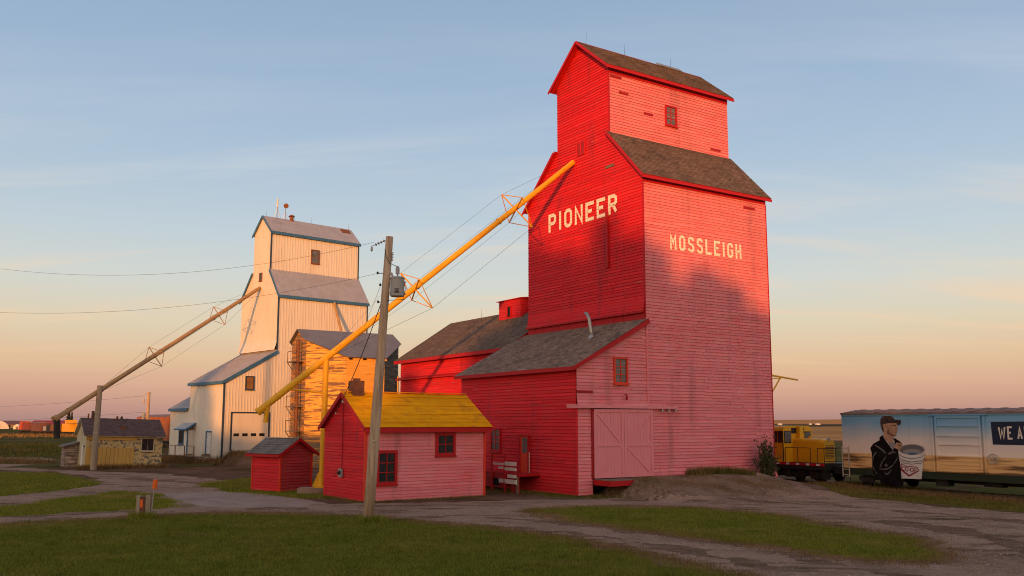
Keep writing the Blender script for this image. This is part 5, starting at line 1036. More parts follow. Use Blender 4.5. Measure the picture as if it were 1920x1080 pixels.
for sx in (B0x-.02, B0x+.5): MB().tube((sx, -.05, .62), (sx, -.05, .2), .02, .02, 5).build('stirrup', 'black', bc)
# the painted farmer: flat paint a few millimetres proud of the side
LAY = [('jacket', 'm_black'), ('neck', 'm_skin'), ('shirt', 'm_shirt'), ('hair', 'm_brim'), ('face', 'm_skin'), ('beard', 'm_skin2'), ('ear', 'm_skin'), ('brow', 'm_skin2'), ('mouth', 'm_skin2'), ('cap', 'm_cap'), ('brim', 'm_brim')]
LAY += [('fold%d' % i, 'm_fold') for i in range(1, 8)]
LAY += [('rim', 'm_rim'), ('inner', 'm_in'), ('inner2', 'm_in2'), ('water', 'm_water'), ('bucket', 'm_buck'), ('band1', 'm_band'), ('band2', 'm_band'), ('band3', 'm_band'), ('shield', 'm_red'), ('shieldin', 'm_buck'), ('hand', 'm_skin'), ('finger', 'm_skin2')]
mu = None
for i, (nm, mt) in enumerate(LAY):
    y = -.016-.0016*i; k = MB(); k.face([(x, y, z) for x, z in MURAL[nm]])
    o = k.build({'jacket': 'mural_figure'}.get(nm, 'painted_shape'), mt, bc if mu is None else mu)
    if mu is None: mu = o
for nm, pts in COOP.items():
    k = MB()
    for q in stroke_quads(pts, .021): k.face([(p.x, -.070, p.y) for p in q])
    k.build('letter', 'm_red', mu)
sg = MB().face([(9.5, -.009, 3.66), (14.8, -.009, 3.70), (14.8, -.009, 2.5), (9.54, -.009, 2.50)]).build('sign_panel', 'navy_sign', bc)
x = 9.86
for c, w_ in (('W', .40), ('E', .25), (' ', .1), ('A', .28), ('R', .27)):
    if c != ' ':
        k = MB()
        for q in letter_quads(c, x, 2.77, w_, .66, .09): k.face([(a, -.013, z) for a, z in q])
        k.build('letter', 'sign_white', sg)
    x += w_+.075

# ------------------------------------------------------------------ small yellow locomotive
lc = thing('locomotive', 'small yellow diesel locomotive standing behind the red elevator', 'locomotive', (*TO, 0), TA)
MB().box(-11.4, .05, .72, -1.2, 2.8, 1.12).build('frame', 'black', lc)
def rbox(x0, y0, z0, x1, y1, z1, c=.18, name='hood', m='loco_yellow', parent=lc):
    k = MB(); pr = [(y0, z0), (y1, z0), (y1, z1-c), (y1-c*.1, z1-c*.55), (y1-c*.35, z1-c*.2), (y1-c, z1), (y0+c, z1), (y0+c*.35, z1-c*.2), (y0+c*.1, z1-c*.55), (y0, z1-c)]
    k.prism([(x0, y, z) for y, z in pr], (x1-x0, 0, 0)); return k.build(name, m, parent)
hd = rbox(-4.4, .92, 1.12, -2.3, 1.95, 2.62, .22)
k = MB(); pr = [(.92, 1.12), (1.95, 1.12), (1.95, 2.40), (1.87, 2.57), (1.73, 2.62), (1.14, 2.62), (1.0, 2.57), (.92, 2.40)]
k.v += [(-2.302, y, z) for y, z in pr]+[(-1.9, 1.43+(y-1.43)*.94, 1.12+(z-1.12)*.93) for y, z in pr]; k.f += [tuple(range(7, -1, -1)), tuple(range(8, 16))]+[(i, (i+1) % 8, 8+(i+1) % 8, 8+i) for i in range(8)]; nose = k.build('nose', 'loco_yellow', hd)
MR['grille_m'] = mat('grille_brown', (.16, .07, .02), .6)
gr = MB().box(-1.895, 1.04, 1.4, -1.885, 1.84, 2.2).build('grille', 'grille_m', hd)
for i in range(8): MB().box(-1.885, 1.04, 1.43+i*.097, -1.868, 1.84, 1.47+i*.097).build('louvre', 'loco_yellow', hd)
MB().lathe((-1.95, 1.43, 2.55), [(.07, -.1), (.11, 0), (.1, .08)], 12, (1, 0, 0)).build('headlight', 'steel', hd)
for i in range(3): MB().box(-4.3+i*.66, .902, 1.2, -3.72+i*.66, .918, 2.2).build('hood_door', 'loco_yellow', hd)
MB().lathe((-3.4, 1.43, 2.6), [(.1, 0), (.1, .14), (.13, .16)], 12).build('exhaust_stack', 'loco_yellow', hd)
cb = rbox(-6.9, .1, 1.12, -4.4, 2.75, 3.42, .28, 'cab')
for x0, x1 in ((-6.3, -5.85), (-5.2, -4.92), (-4.85, -4.5)): MB().box(x0, .075, 2.35, x1, .098, 3.08).build('cab_window', 'glass', cb)
for y0, y1, z0, z1, m_ in ((.22, .76, 2.36, 3.04, 'glass_grey'), (.9, 1.26, 2.98, 3.24, 'glass'), (1.74, 2.0, 2.98, 3.24, 'glass'), (2.14, 2.62, 2.42, 3.0, 'glass_grey')):
    MB().box(-4.397, y0, z0, -4.375, y1, z1).build('cab_window', m_, cb); MB().box(-4.398, y0-.05, z0-.05, -4.385, y1+.05, z1+.05).build('window_frame', 'black', cb)
MB().box(-4.396, 1.32, 2.5, -4.12, 1.68, 3.38).build('vent_casing', 'loco_yellow', cb); MB().box(-4.46, .07, 1.15, -4.41, .098, 3.1).build('door_edge', 'black', cb); MB().box(-5.28, .07, 1.15, -5.24, .098, 3.1).build('door_edge', 'black', cb)
rbox(-11.0, .92, 1.12, -6.9, 1.95, 2.62, .22)
k = MB()
for i in range(26):
    if i % 2 == 0: k.box(-11.4+i*.4, .03, .98, -11.15+i*.4, .049, 1.10)
k.build('white_stripes', 'white_paint', lc); MB().box(-11.4, .035, .97, -1.2, .048, 1.11).build('sill_stripe', 'trim', lc)
k = MB()
for x in (-4.3, -3.3, -2.3): k.tube((x, .12, 1.12), (x, .12, 2.05), .022, .022, 5)
k.tube((-4.3, .12, 2.05), (-2.3, .12, 2.05), .022, .022, 5)
for x in (-1.75, -1.25): k.tube((x, .12, 1.12), (x, .12, 2.05), .022, .022, 5)
k.tube((-1.75, .12, 2.05), (-1.25, .12, 2.05), .022, .022, 5); k.tube((-1.25, .12, 2.05), (-1.25, 2.7, 2.05), .022, .022, 5); k.tube((-1.25, .12, 1.25), (-1.25, 2.7, 1.25), .022, .022, 5)
for y in (1.2, 1.8, 2.7): k.tube((-1.25, y, 1.12), (-1.25, y, 2.05), .022, .022, 5)
k.build('hand_rail', 'black', lc)
MB().box(-8.6, .2, .2, -5.4, 2.65, .72).build('fuel_tank', 'black', lc); MB().box(-1.2, .9, .5, -.1, 1.9, .95).build('coupler', 'black', lc); MB().box(-1.5, .1, .15, -1.22, .6, .72).build('step', 'black', lc); MB().box(-4.4, .15, .2, -4.0, 2.7, .72).build('air_tank', 'black', lc)
bogie(lc, -2.75, .85, m='black'); bogie(lc, -9.6, .85, m='black')

# ------------------------------------------------------------------ far train and buildings on the left
def far_car(name, label, cat, loc_, rz, ln, h, bm, rm, kind='box', w=2.9):
    t = thing(name, label, cat, loc_, rz)
    if kind == 'box':
        MB().box(-ln/2, -w/2, 1., ln/2, w/2, h).build('body', bm, t); MB().prism([(-ln/2-.05, -w/2-.05, h), (-ln/2-.05, w/2+.05, h), (-ln/2-.05, 0, h+.35)], (ln+.1, 0, 0)).build('roof', rm, t)
        k = MB()
        for i in range(10): k.box(-ln/2+i*ln/9-.05, -w/2-.06, 1., -ln/2+i*ln/9+.05, -w/2-.002, h-.02)
        k.build('side_ribs', bm, t, 'stuff'); MB().box(-1.1, -w/2-.1, 1.1, 1.1, -w/2-.06, h-.3).build('door', bm, t)
    elif kind == 'flat':
        MB().box(-ln/2, -w/2, .95, ln/2, w/2, 1.25).build('deck', bm, t)
        for x0, x1, z, m_ in ((-ln/2+.2, -ln/6, 3.3, 'rust'), (-ln/6+.3, ln/5, 3.0, 'truck'), (ln/5+.3, ln/2-.3, 2.6, 'transformer')): MB().box(x0, -w/2+.2, 1.26, x1, w/2-.2, z).build('load', m_, t)
    elif kind == 'caboose':
        MB().box(-ln/2+.9, -w/2, 1., ln/2-.9, w/2, 3.4).build('body', bm, t); MB().box(-1.4, -w/2+.1, 3.4, 1.4, w/2-.1, 4.5).build('cupola', bm, t); MB().box(-ln/2, -w/2-.05, 3.41, -1.42, w/2+.05, 3.5).build('roof', rm, t); MB().box(1.42, -w/2-.05, 3.41, ln/2, w/2+.05, 3.5).build('roof', rm, t)
        for x in (-2.5, 2.): MB().box(x, -w/2-.03, 2.2, x+.6, -w/2-.002, 2.9).build('window', 'glass', t)
        for x in (-.9, .3): MB().box(x, -w/2+.07, 3.7, x+.6, -w/2+.098, 4.2).build('window', 'glass', t)
    elif kind == 'loco':
        MB().box(-ln/2, -w/2, 1., ln/2, w/2, 1.35).build('frame', 'black', t); MB().box(-ln/2+.4, -w/2+.45, 1.36, ln/2-4.6, w/2-.45, 3.9).build('hood', bm, t)
        k = MB(); k.prism([(ln/2-4.5, -w/2+.05, 1.36), (ln/2-.2, -w/2+.05, 1.36), (ln/2-.3, -w/2+.05, 2.6), (ln/2-1.6, -w/2+.05, 2.9), (ln/2-1.9, -w/2+.05, 4.2), (ln/2-4.5, -w/2+.05, 4.3)], (0, w-.1, 0)); k.build('cab', rm, t)
        MB().box(ln/2-3.6, -w/2+.02, 3.1, ln/2-2.4, -w/2+.045, 3.9).build('cab_window', 'glass', t)
    for s in (-1, 1):
        k = MB(); xc = s*(ln/2-2.2)
        for dx in (-.9, .9):
            for y in (-w/2+.5, w/2-.62): k.lathe((xc+dx, y, .45), [(.4, 0), (.45, .03), (.45, .12)], 12, (0, 1, 0))
        k.box(xc-1.4, -w/2+.35, .45, xc+1.4, w/2-.35, .85); k.build('bogie', 'truck', t)
    return t
MR.update(far_red=mat('far_red_paint', (.24, .05, .03), .7, (.14, .04, .03), .6), far_bright=mat('far_orange_red_paint', (.46, .09, .04), .5), boxcar_brown=mat('boxcar_red_brown', (.18, .07, .045), .7, (.11, .05, .035), .5), car_orange=mat('boxcar_orange_brown', (.42, .13, .045), .7, (.25, .085, .035), .7), white_far=mat('far_white_sheet', (.66, .60, .55), .6), mauve=mat('mauve_metal_roof', (.12, .06, .075), .7), crimson=mat('crimson_roof', (.26, .03, .045), .7))
tv = Vector((-.63, .78, 0)); ta = math.atan2(.78, -.63)
def far_at(px, d): return ((px-960)/1700*d, d)
for nm, lb, ct, px, d, ln, h, bm, rm, kd in (
  ('caboose', 'yellow caboose on the far siding behind the yellow shed', 'caboose', 140, 276, 11, 3.6, 'loco_yellow', 'car_roof', 'caboose'),
  ('flat_car', 'low dark work car on the far siding left of the caboose', 'railcar', 107, 286, 15, 3.2, 'truck', 'truck', 'flat'),
  ('boxcar', 'small brown boxcar on the far siding behind the red locomotive', 'boxcar', 83, 300, 13, 3.7, 'boxcar_brown', 'car_roof', 'box'),
  ('locomotive', 'orange-red locomotive at the head of the far siding', 'locomotive', 60, 318, 16, 4., 'far_red', 'far_bright', 'loco'),
  ('boxcar', 'orange-brown boxcar glimpsed between the yellow shed and the white shed', 'boxcar', 311, 122, 13, 4.0, 'car_orange', 'car_roof', 'box')):
    x, y = far_at(px, d); far_car(nm, lb, ct, (x, y, tz(x, y)-.1), ta if kd != 'loco' else ta, ln, h, bm, rm, kd)
# quonset hut, barn, small white shed, implement roof
qx, qy = far_at(4, 560); qh = thing('quonset_hut', 'white arched quonset hut at the far left horizon', 'hut', (qx, qy, tz(qx, qy)), .5)
k = MB(); arc = [(6.2*math.cos(PI*i/16), 5.0*math.sin(PI*i/16)) for i in range(17)]; k.prism([(x, -8, z) for x, z in arc], (0, 16, 0)); k.build('shell', 'white_far', qh)
MB().box(-1.6, -8.05, 0, 1.6, -8.005, 2.8).build('door', 'shed_pale', qh)
for i in range(5): MB().prism([(x*1.006, -7+i*3.4, z*1.008) for x, z in arc], (0, .2, 0)).build('arch_rib', 'white_far', qh)
bx_, by_ = far_at(30, 640); bn = thing('barn', 'long barn with mauve roof at the far left horizon', 'barn', (bx_, by_, tz(bx_, by_)), .1)
MB().box(-9, -4, 0, 9, 4, 2.6).build('wall', 'oldwood', bn); MB().prism([(-9.3, -4.4, 2.6), (-9.3, 4.4, 2.6), (-9.3, 0, 5.0)], (18.6, 0, 0)).build('roof', 'mauve', bn)
for i in range(3): MB().box(-6+i*5, -4.05, .2, -4+i*5, -4.002, 2.2).build('door', 'dark', bn)
bx_, by_ = far_at(43, 520); bn = thing('hay_shed', 'small white gabled shed beside the far red locomotive', 'shed', (bx_, by_, tz(bx_, by_)), .1)
MB().box(-2, -2, 0, 2, 2, 1.7).build('wall', 'white_far', bn); MB().prism([(-2.2, -2.2, 1.7), (2.2, -2.2, 1.7), (0, -2.2, 3.0)], (0, 4.4, 0)).build('roof', 'white_far', bn); MB().box(-.6, -2.05, 0, .6, -2.002, 1.5).build('door', 'oldwood', bn)
bx_, by_ = far_at(103, 330); bn = thing('implement_shed', 'low shed with crimson roof behind the far work car', 'shed', (bx_, by_, tz(bx_, by_)), -.05)
MB().box(-6, -3, 0, 6, 3, 3.2).build('wall', 'oldwood', bn); MB().prism([(-6.3, -3.4, 3.2), (-6.3, 3.4, 3.2), (-6.3, 0, 4.5)], (12.6, 0, 0)).build('roof', 'crimson', bn)
# farmsteads on the far right rise
for i, (px, d, s) in enumerate(((1514, 1500, .35), (1528, 1500, .8), (1458, 1450, .5))):
    x, y = far_at(px, d); f = thing('farm_building', ['small pale farm building on the horizon right of the yellow locomotive', 'long pale farm building on the horizon right of the yellow locomotive', 'grey farm building on the horizon beside the red elevator'][i], 'farm building', (x, y, tz(x, y)), .2*i)
    MB().box(-4*s, -3, -1, 4*s, 3, 2).build('wall', 'white_far', f); MB().prism([(-4.3*s, -3.4, 2), (-4.3*s, 3.4, 2), (-4.3*s, 0, 3.2)], (8.6*s, 0, 0)).build('roof', 'white_far', f)

# far utility pole on the left
fp = thing('utility_pole', 'distant wooden utility pole between the yellow shed and the white shed', 'utility pole', (-43.5, 109, 0))
MB().tube((0, 0, -.3), (.05, 0, 7.25), .23, .17, 10).build('pole_shaft', 'pole', fp)
MB().lathe((-.42, -.1, 4.0), [(.2, 0), (.2, .75), (.1, .82)], 12).build('transformer', 'transformer', fp); MB().box(-.4, -.05, 4.3, -.1, .05, 4.4).build('bracket', 'steel', fp)
k = MB(); k.tube((0, 0, 7.1), (-.8, 0, 6.75), .03, .03, 5); k.lathe((-.5, 0, 5.9), [(.05, 0), (.09, .1), (.09, .5), (.03, .6)], 8); k.build('insulator', 'ceramic', fp)
wire('power_line', 'faint upper wire left of the distant utility pole', (-44.2, 109, 6.8), (-130, 150, 7.4), 1.6, .014, 20)
wire('power_line', 'faint lower wire left of the distant utility pole', (-43.6, 109, 4.9), (-130, 150, 4.6), 1.2, .014, 20)
wire('service_drop', 'short wire dropping left from the distant utility pole', (-43.6, 109, 4.2), (-49, 106, 2.6), .1, .02)

# ------------------------------------------------------------------ cable marker in the lawn
mk = thing('utility_marker', 'orange-capped marker stake with weathered pedestal posts in the lawn', 'marker post', (-14.03, 35.3, tz(-14.03, 35.3)))
MB().box(-.30, -.05, -.05, -.16, .1, .86).build('post', 'grey_post', mk)
MB().box(.06, -.06, -.05, .24, .12, .88).build('post', 'grey_post', mk)
pd = MB().box(-.14, -.08, -.05, .04, .06, .82).build('pedestal', 'brick', mk); MB().box(-.13, -.095, .42, -.03, -.082, .72).build('orange_label', 'orange', pd)
k = MB(); k.tube((.26, 0, .0), (.36, 0, 1.22), .025, .025, 8); k.build('stake', 'steel', mk)
MB().tube((.355, 0, 1.12), (.385, 0, 1.46), .095, .085, 12).build('cap', 'orange', mk)
# culvert pipe by the elevator corner
p0 = wpos(RO, RA, 7.0, -1.0); p1 = wpos(RO, RA, 8.7, -1.3)
cp = tag(MB().tube((p0.x, p0.y, tz(p0.x, p0.y)+.1), (p1.x, p1.y, tz(p1.x, p1.y)+.1), .14, .14, 14).build('culvert_pipe', 'concrete'), 'grey pipe lying at the foot of the red elevator beside the bush', 'pipe')
# ------------------------------------------------------------------ vegetation
def leaf_cloud(name, pts, size, m, parent=None, jit=.4, flat=.6):
    """one quad leaf at each point, random orientation"""
    pts = np.asarray(pts); n = len(pts); s = size*(1-jit+2*jit*rng.random(n))[:, None]
    a = rng.normal(size=(n, 3)); a /= np.linalg.norm(a, axis=1)[:, None]; b = rng.normal(size=(n, 3)); b -= a*(a*b).sum(1)[:, None]; b /= np.linalg.norm(b, axis=1)[:, None]
    v = np.stack([pts-a*s*.5, pts+b*s*.5*flat, pts+a*s*.5, pts-b*s*.5*flat], 1).reshape(-1, 3)
    me = bpy.data.meshes.new(name); me.vertices.add(4*n); me.vertices.foreach_set('co', v.ravel()); me.loops.add(4*n); me.loops.foreach_set('vertex_index', np.arange(4*n, dtype=np.int32))
    me.polygons.add(n); me.polygons.foreach_set('loop_start', np.arange(0, 4*n, 4, dtype=np.int32)); me.polygons.foreach_set('loop_total', np.full(n, 4, np.int32)); me.update(calc_edges=True)
    me.materials.append(MR[m] if isinstance(m, str) else m); o = bpy.data.objects.new(name, me); link(o, parent); return o
def blades(name, P, h, w, m, lean=.5, label=None, cat='grass', parent=None):
    """triangular grass blades at points P (n,3)"""
    n = len(P); th = rng.random(n)*2*PI; hh = h*(.5+rng.random(n)); ww = w*(.6+.8*rng.random(n)); ln = lean*hh*rng.random(n); ph = rng.random(n)*2*PI
    dx, dy = np.cos(th)*ww/2, np.sin(th)*ww/2
    a = P+np.stack([-dx, -dy, np.full(n, -.01)], 1); b = P+np.stack([dx, dy, np.full(n, -.01)], 1); c = P+np.stack([np.cos(ph)*ln, np.sin(ph)*ln, hh], 1)
    v = np.stack([a, b, c], 1).reshape(-1, 3); me = bpy.data.meshes.new(name); me.vertices.add(3*n); me.vertices.foreach_set('co', v.ravel()); me.loops.add(3*n); me.loops.foreach_set('vertex_index', np.arange(3*n, dtype=np.int32))
    me.polygons.add(n); me.polygons.foreach_set('loop_start', np.arange(0, 3*n, 3, dtype=np.int32)); me.polygons.foreach_set('loop_total', np.full(n, 3, np.int32)); me.update(calc_edges=True)
    me.materials.append(m); o = bpy.data.objects.new(name, me); link(o, parent)
    if label: tag(o, label, cat, kind='stuff')
    return o
def grass_mat(name, c1, c2, c3, isl=.35):
    m = ground_mat(name, c1, [(c2, .45, .42, .64, I1), (c3, .30, .54, .70, (.6, 1.3, 1))], .0, 5, .8); t = m.node_tree; n = t.nodes; l = t.links; b = n['Principled BSDF']
    src = b.inputs['Base Color'].links[0].from_socket; g = n.new('ShaderNodeNewGeometry'); mr = n.new('ShaderNodeMapRange'); mr.inputs[3].default_value = 1-isl; mr.inputs[4].default_value = 1+isl; l.new(g.outputs['Random Per Island'], mr.inputs[0])
    mv = n.new('ShaderNodeMix'); mv.data_type = 'RGBA'; mv.blend_type = 'MULTIPLY'; mv.inputs[0].default_value = 1; l.new(src, mv.inputs[6]); l.new(mr.outputs[0], mv.inputs[7]); l.new(mv.outputs[2], b.inputs['Base Color'])
    b.inputs['Specular IOR Level'].default_value = 0.
    for lk in list(b.inputs['Normal'].links): l.remove(lk)
    return m
G_LAWN = grass_mat('lawn_blades', (.165, .195, .025), (.235, .22, .04), (.33, .24, .085))
G_DRY = grass_mat('dry_grass_blades', (.24, .145, .065), (.14, .095, .035), (.30, .19, .09))
G_MIX = grass_mat('rough_grass_blades', (.11, .105, .022), (.20, .14, .05), (.06, .068, .015))
G_DARK = grass_mat('dark_clump_blades', (.07, .095, .012), (.10, .11, .018), (.15, .13, .025))
def scatter(poly, n, lo=-.15, amp=.8, near=None):
    P = np.array(poly); out = []; need = n
    while need > 0:
        q = rng.random((need*3+100, 2))*(P.max(0)-P.min(0))+P.min(0); s = sdf(q[:, 0], q[:, 1], poly)+wob(q[:, 0], q[:, 1], amp); k = s > lo
        k &= rng.random(len(q)) < np.clip((s-lo)/.5, .12, 1)
        if near is not None: k &= rng.random(len(q)) < np.clip(near/q[:, 1], 0, 1)**1.5
        q = q[k][:need]; out.append(q); need -= len(q)
    q = np.concatenate(out); return np.column_stack([q, terrain(q[:, 0], q[:, 1])+.012])
VIS = [(-16, 18.5), (8, 18.5), (6.2, 21), (4, 25.2), (.7, 30.4), (-2.1, 32.9), (-5.6, 36), (-10.7, 37.3), (-14.3, 36), (-21.5, 32)]
blades('lawn_grass', scatter(VIS, 190000, near=22), .055, .013, G_LAWN, .7, 'short green lawn grass across the foreground')
blades('lawn_grass', scatter(LAWN_B, 60000, near=26), .06, .014, G_LAWN, .7, 'short green grass of the island between the gravel drives')
blades('lawn_grass', scatter(LAWN_D, 22000), .08, .02, G_LAWN, .7, 'green grass wedge left of the concrete pad')
blades('lawn_grass', scatter(LAWN_C, 22000), .09, .026, G_LAWN, .7, 'green grass patch inside the left loop of the drive')
blades('lawn_grass', scatter(LAWN_E, 24000), .12, .024, G_MIX, .7, 'rough grass strip between the gravel and the railway track')
blades('lawn_grass', scatter(LAWN_F, 14000), .10, .022, G_LAWN, .7, 'grass around the little red outhouse')
def clumps(poly, n, per, sp):
    c = scatter(poly, n); c = np.repeat(c, per, 0); c[:, :2] += rng.normal(size=(len(c), 2))*sp; c[:, 2] = terrain(c[:, 0], c[:, 1]); return c
blades('grass_clumps', clumps(VIS, 1500, 16, .10), .10, .016, G_DARK, .9, 'darker grass clumps in the foreground lawn')
blades('grass_clumps', clumps(LAWN_B, 420, 14, .10), .10, .016, G_DARK, .9, 'darker grass clumps in the island lawn')
blades('grass_tufts', clumps(DRIVE, 420, 14, .14), .07, .014, G_MIX, .9, 'stray grass tufts on the gravel drive')
def strip(pts, width, n):
    pts = np.array(pts, float); seg = np.diff(pts, axis=0); L = np.hypot(seg[:, 0], seg[:, 1]); k = rng.choice(len(L), n, p=L/L.sum()); f = rng.random(n)
    q = pts[k]+seg[k]*f[:, None]; nn = np.stack([-seg[k, 1], seg[k, 0]], 1)/L[k][:, None]; q = q+nn*(rng.normal(size=n)*width)[:, None]
    return np.column_stack([q, terrain(q[:, 0], q[:, 1])])
W2 = lambda o, a, l: [tuple(wpos(o, a, x, y))[:2] for x, y in l]
# dry edges and weeds
blades('dry_grass', strip([(-18.6, 31.6), (-14.3, 35.8), (-10.7, 37), (-5.6, 35.8), (-2.1, 32.7), (.7, 30.2), (4.0, 25.0), (5.5, 21.6), (6.2, 18)], .40, 28000), .07, .016, G_DRY, .8, 'dry grass edging the foreground lawn')
blades('dry_grass', strip(LAWN_B+LAWN_B[:1], .42, 26000), .07, .017, G_DRY, .8, 'dry grass edging the island lawn')
blades('weeds', strip(W2(LO, LAN, [(-.6, -.35), (6.2, -.4)]), .22, 3200), .34, .03, G_DRY, .7, 'dry weeds along the foot of the yellow shed', 'weeds')
blades('weeds', strip(W2(WO, WA, [(-7.2, 14), (-7.0, 8), (-6.6, 3), (-5.6, .2), (-5.2, -.8)]), .45, 5200), .55, .035, G_DRY, .6, 'brown weeds under the walkway of the white drive shed', 'weeds')
blades('weeds', strip(W2(WO, WA, [(-5.3, -.7), (-4.2, -.5), (-1, -1.5), (-4, -3.5)]), .8, 3600), .22, .03, G_DRY, .8, 'dry grass on the earth ramp of the white roller door', 'weeds')
blades('weeds', strip(W2(RO, RA, [(-5.2, -.6), (-4.8, 4), (-6.5, 7.5), (-3.6, -1.6), (-1.6, -2.6)]), .5, 9000), .10, .022, G_MIX, .8, 'short grass at the foot of the red drive shed', 'grass')
blades('weeds', strip(W2(RO, RA, [(-2.6, -2.0), (-1.6, -3.6), (1, -4.4), (4, -4.6), (6, -4.0), (2, -2.6), (-1.5, -2.2)]), .7, 7000), .08, .022, G_DRY, .8, 'tufts on the earth ramp before the sliding doors', 'grass')
blades('weeds', strip(W2(RO, RA, [(2.6, -.35), (6.4, -.4), (7.5, -.7)]), .22, 2600), .34, .03, G_MIX, .6, 'green weeds along the MOSSLEIGH wall', 'weeds')
blades('weeds', strip(W2(TO, TA, [(-7, -1.2), (-2, -1.3), (14, -1.2)]), .3, 9000), .2, .03, G_DRY, .8, 'dry grass beside the near rail', 'grass')
blades('weeds', strip(W2(TO, TA, [(-6, 1.4), (14, 1.4)]), .5, 5000), .16, .03, G_MIX, .8, 'grass growing between the rails under the boxcar', 'grass')
blades('weeds', strip(W2(HO, HA, [(-.15, 4.4), (-.2, -.15), (6.7, -.2)]), .14, 3200), .09, .02, G_MIX, .8, 'short weeds along the foot of the red house', 'weeds')
blades('weeds', strip([(-5.55, 33.6), (-4.9, 33.55), (-4.75, 33.8)], .14, 900), .24, .024, G_LAWN, .9, 'tuft of grass around the foot of the utility pole', 'grass')
blades('weeds', strip([(-14.5, 35.2), (-13.6, 35.15)], .16, 1000), .24, .024, G_LAWN, .9, 'tuft of grass around the orange-capped marker', 'grass')
bank = [(-41, 82), (-52, 84), (-75, 84)]
blades('tall_grass', strip(bank, 1.0, 4500), .5, .05, G_DRY, .5, 'tall pale grass bank behind the farm track on the left')
blades('tall_grass', strip([(-44, 100), (-80, 110), (-60, 125)], 9., 12000), .3, .09, G_MIX, .6, 'rough green grass beyond the left bank')
blades('tall_grass', strip([(-90, 215), (-125, 235), (-165, 250)], 12., 5000), .5, .2, G_DRY, .6, 'sunlit golden grass in front of the far train')
# pebbles on the drive
nS = 11000; q = scatter(DRIVE, nS, lo=.2, near=24); ps_ = MB()
for x, y, z in q[:nS]:
    r = random.uniform(.008, .024)*(1.7 if random.random() < .06 else 1); o = [Vector((random.uniform(.6, 1.2)*r*math.cos(2*PI*i/5), random.uniform(.6, 1.2)*r*math.sin(2*PI*i/5), 0)) for i in range(5)]; c = Vector((x, y, z)); tp = c+Vector((0, 0, r*.8))
    for i in range(5): ps_.face([c+o[i], c+o[(i+1) % 5], tp])
tag(ps_.build('gravel_stones', mat('loose_stones', (.38, .28, .225), .95, island=.4, spec=0), None), 'loose stones strewn over the gravel drive', 'stones', kind='stuff')
# bush at the corner of the red elevator
bp_ = wpos(RO, RA, 8.0, -.95); bu = thing('bush', 'dark leafy bush against the right end of the MOSSLEIGH wall', 'bush', (bp_.x, bp_.y, tz(bp_.x, bp_.y)))
stems = MB(); lp = []
for i in range(46):
    a = random.uniform(0, 2*PI); top = Vector((math.cos(a)*random.uniform(.1, .75), math.sin(a)*random.uniform(.1, .55), random.uniform(.7, 2.0)*(1 if i > 5 else 1.25))); m_ = Vector((top.x*.35, top.y*.35, top.z*.55))
    stems.path([(random.uniform(-.1, .1), random.uniform(-.1, .1), -.05), m_, top], [.018, .012, .004], 4)
    for j in range(100):
        f = random.uniform(.12, 1.05); p = Vector((0, 0, 0)).lerp(m_, f*2) if f < .5 else m_.lerp(top, f*2-1); s_ = .17 if f < .7 else .10
        lp.append((p.x+random.gauss(0, s_), p.y+random.gauss(0, s_), max(.02, p.z+random.gauss(0, .1))))
stems.build('stems', 'bark', bu); leaf_cloud('foliage', lp, .115, 'bush_leaf', bu)
# spruces and far trees on the left
for i, (px, d, hgt, w_) in enumerate(((135.5, 335, 8.3, 1.7), (141, 335, 7.4, .9))):
    x, y = far_at(px, d); tr_ = thing('spruce_tree', ['wider dark spruce behind the yellow caboose', 'narrow dark spruce behind the yellow caboose'][i], 'tree', (x, y, tz(x, y)))
    MB().tube((0, 0, 0), (0, 0, hgt*.95), .18, .03, 6).build('trunk', 'bark', tr_)
    z = rng.random(900); a = rng.random(900)*2*PI; rr = w_*(1-z)**.9*np.sqrt(rng.random(900))*(.7+.5*np.abs(np.sin(z*26)))
    leaf_cloud('crown', np.stack([rr*np.cos(a), rr*np.sin(a), .5+z*(hgt-.4)], 1), .5, 'spruce', tr_)
for i, (px, d, hgt, w_) in enumerate(((230, 520, 5.2, 2.2), (234, 520, 7.2, .9), (243, 560, 6.2, 2.6), (256, 540, 4.4, 2.4))):
    x, y = far_at(px, d); tr_ = thing('tree', ['low dark tree top just left of a spire tree above the shed roof', 'narrow spire tree above the yellow shed roof', 'round reddish tree above the yellow shed roof', 'low tree above the right end of the yellow shed roof'][i], 'tree', (x, y, tz(x, y)))
    MB().tube((0, 0, 0), (0, 0, hgt*.7), .2, .08, 6).build('trunk', 'bark', tr_)
    g_ = rng.normal(size=(700, 3)); g_ /= np.linalg.norm(g_, axis=1)[:, None]; g_ *= rng.random(700)[:, None]**.4; leaf_cloud('crown', g_*np.array([w_, w_, hgt*.42])+np.array([0, 0, hgt*.62]), .6, 'spruce', tr_)
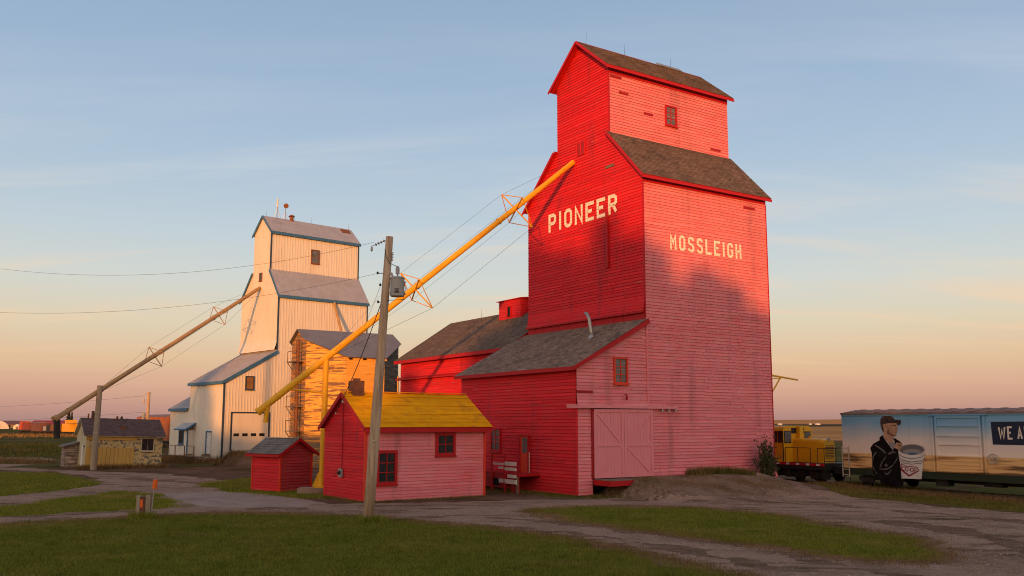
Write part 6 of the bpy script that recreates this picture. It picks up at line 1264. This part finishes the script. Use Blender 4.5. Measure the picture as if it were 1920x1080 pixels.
# shelter-belt of trees behind the viewpoint; the low sun throws their shade over yard and walls
def shade_tree(hgt, w_, n, seed):
    r2 = np.random.default_rng(seed); pts = []; k = MB(); k.path([(0, 0, -.2), (.1, 0, hgt*.4), (.0, .1, hgt*.9)], [.04*w_+.12, .12, .03], 8)
    nl = 34
    for i in range(nl):
        z = hgt*(.10+.86*(i+.5)/nl); f = (z/hgt); rad = w_*min(1., (1-f)*2.6+.12)*(.65+.45*r2.random()); a = r2.random()*2*PI; e = np.array([rad*math.cos(a), rad*math.sin(a), z+.06*hgt*(1-f)])
        k.path([(0, 0, z*.93), (e[0]*.6, e[1]*.6, (z*.95+e[2])/2), tuple(e)], [.05, .035, .01], 4)
        for c in (e, e*np.array([.55, .55, 1]), e*np.array([.15, .15, 1])):
            m_ = n//(nl*3); pts.append(c+r2.normal(size=(m_, 3))*np.array([.34*w_*.55, .34*w_*.55, .035*hgt]))
    P = np.concatenate(pts); P = P[(P[:, 2] > .05) & (P[:, 2] < hgt)]; return k, P
TREES = [(-64, 14, 3.6), (-60, 17, 3.), (-56.6, 16.5, 2.6), (-53.2, 16.5, 2.1), (-44, 8.6, 3.6), (-38.5, 9.6, 3.2), (-33, 10.2, 2.6), (-29.4, 14.3, 2.0), (-26.2, 11.2, 1.9), (-21.8, 16.2, 2.2), (-18.6, 21.3, 2.0), (-15.8, 19.8, 1.9), (-13.2, 21.0, 2.0), (-10.6, 18.7, 2.0), (-8.0, 17.9, 2.0), (-5.6, 17.3, 2.0), (-3.2, 15.6, 2.0), (.2, 14.0, 2.4), (6.5, 14.5, 3.4), (12.5, 13, 3.6), (19, 13.5, 3.6), (26, 13, 3.8), (34, 12, 4)]
for i, (x, hgt, w_) in enumerate(TREES):
    y = -56+random.uniform(-1.5, 1.5); t = thing('poplar_tree', 'shelter-belt poplar behind the viewpoint, out of the picture, throwing evening shade', 'tree', (x, y, 0), random.uniform(0, 6), 'shelter-belt trees behind the viewpoint')
    k, P = shade_tree(hgt, w_, 3300, 50+i); k.build('trunk', 'bark', t); leaf_cloud('crown', P, .62, 'leaf', t, flat=.75)

for i, x in enumerate(np.arange(-19.8, -1.5, 1.45)):
    hgt = float(np.interp(x, [t[0] for t in TREES], [t[1] for t in TREES]))-random.uniform(.3, 1.5)
    t = thing('poplar_tree', 'shelter-belt poplar behind the viewpoint, out of the picture, throwing evening shade', 'tree', (float(x), -59+random.uniform(-1, 1), 0), random.uniform(0, 6), 'shelter-belt trees behind the viewpoint')
    k, P = shade_tree(hgt, 1.9, 2600, 250+i); k.build('trunk', 'bark', t); leaf_cloud('crown', P, .6, 'leaf', t, flat=.75)
for i in range(18):
    x = -69-i*4.0; t = thing('poplar_tree', 'shelter-belt poplar behind the viewpoint, out of the picture, throwing evening shade', 'tree', (x, -60, 0), i*.7, 'shelter-belt trees behind the viewpoint')
    k, P = shade_tree(12.5+random.uniform(-1, 1), 3.4, 3000, 350+i); k.build('trunk', 'bark', t); leaf_cloud('crown', P, .75, 'leaf', t, flat=.8)
PX = [t[0] for t in TREES]; PH = [t[1] for t in TREES]
for i in range(26):
    x = -66+i*4.0; hgt = float(np.interp(x, PX, PH))*(.88 if -21 < x < 1 else .74)
    if -49.5 < x < -45.5: continue
    t = thing('poplar_tree', 'shelter-belt poplar behind the viewpoint, out of the picture, throwing evening shade', 'tree', (x+random.uniform(-.4, .4), -63+random.uniform(-1, 1), 0), random.uniform(0, 6), 'shelter-belt trees behind the viewpoint')
    k, P = shade_tree(hgt, 3.1, 3000, 150+i); k.build('trunk', 'bark', t); leaf_cloud('crown', P, .75, 'leaf', t, flat=.8)
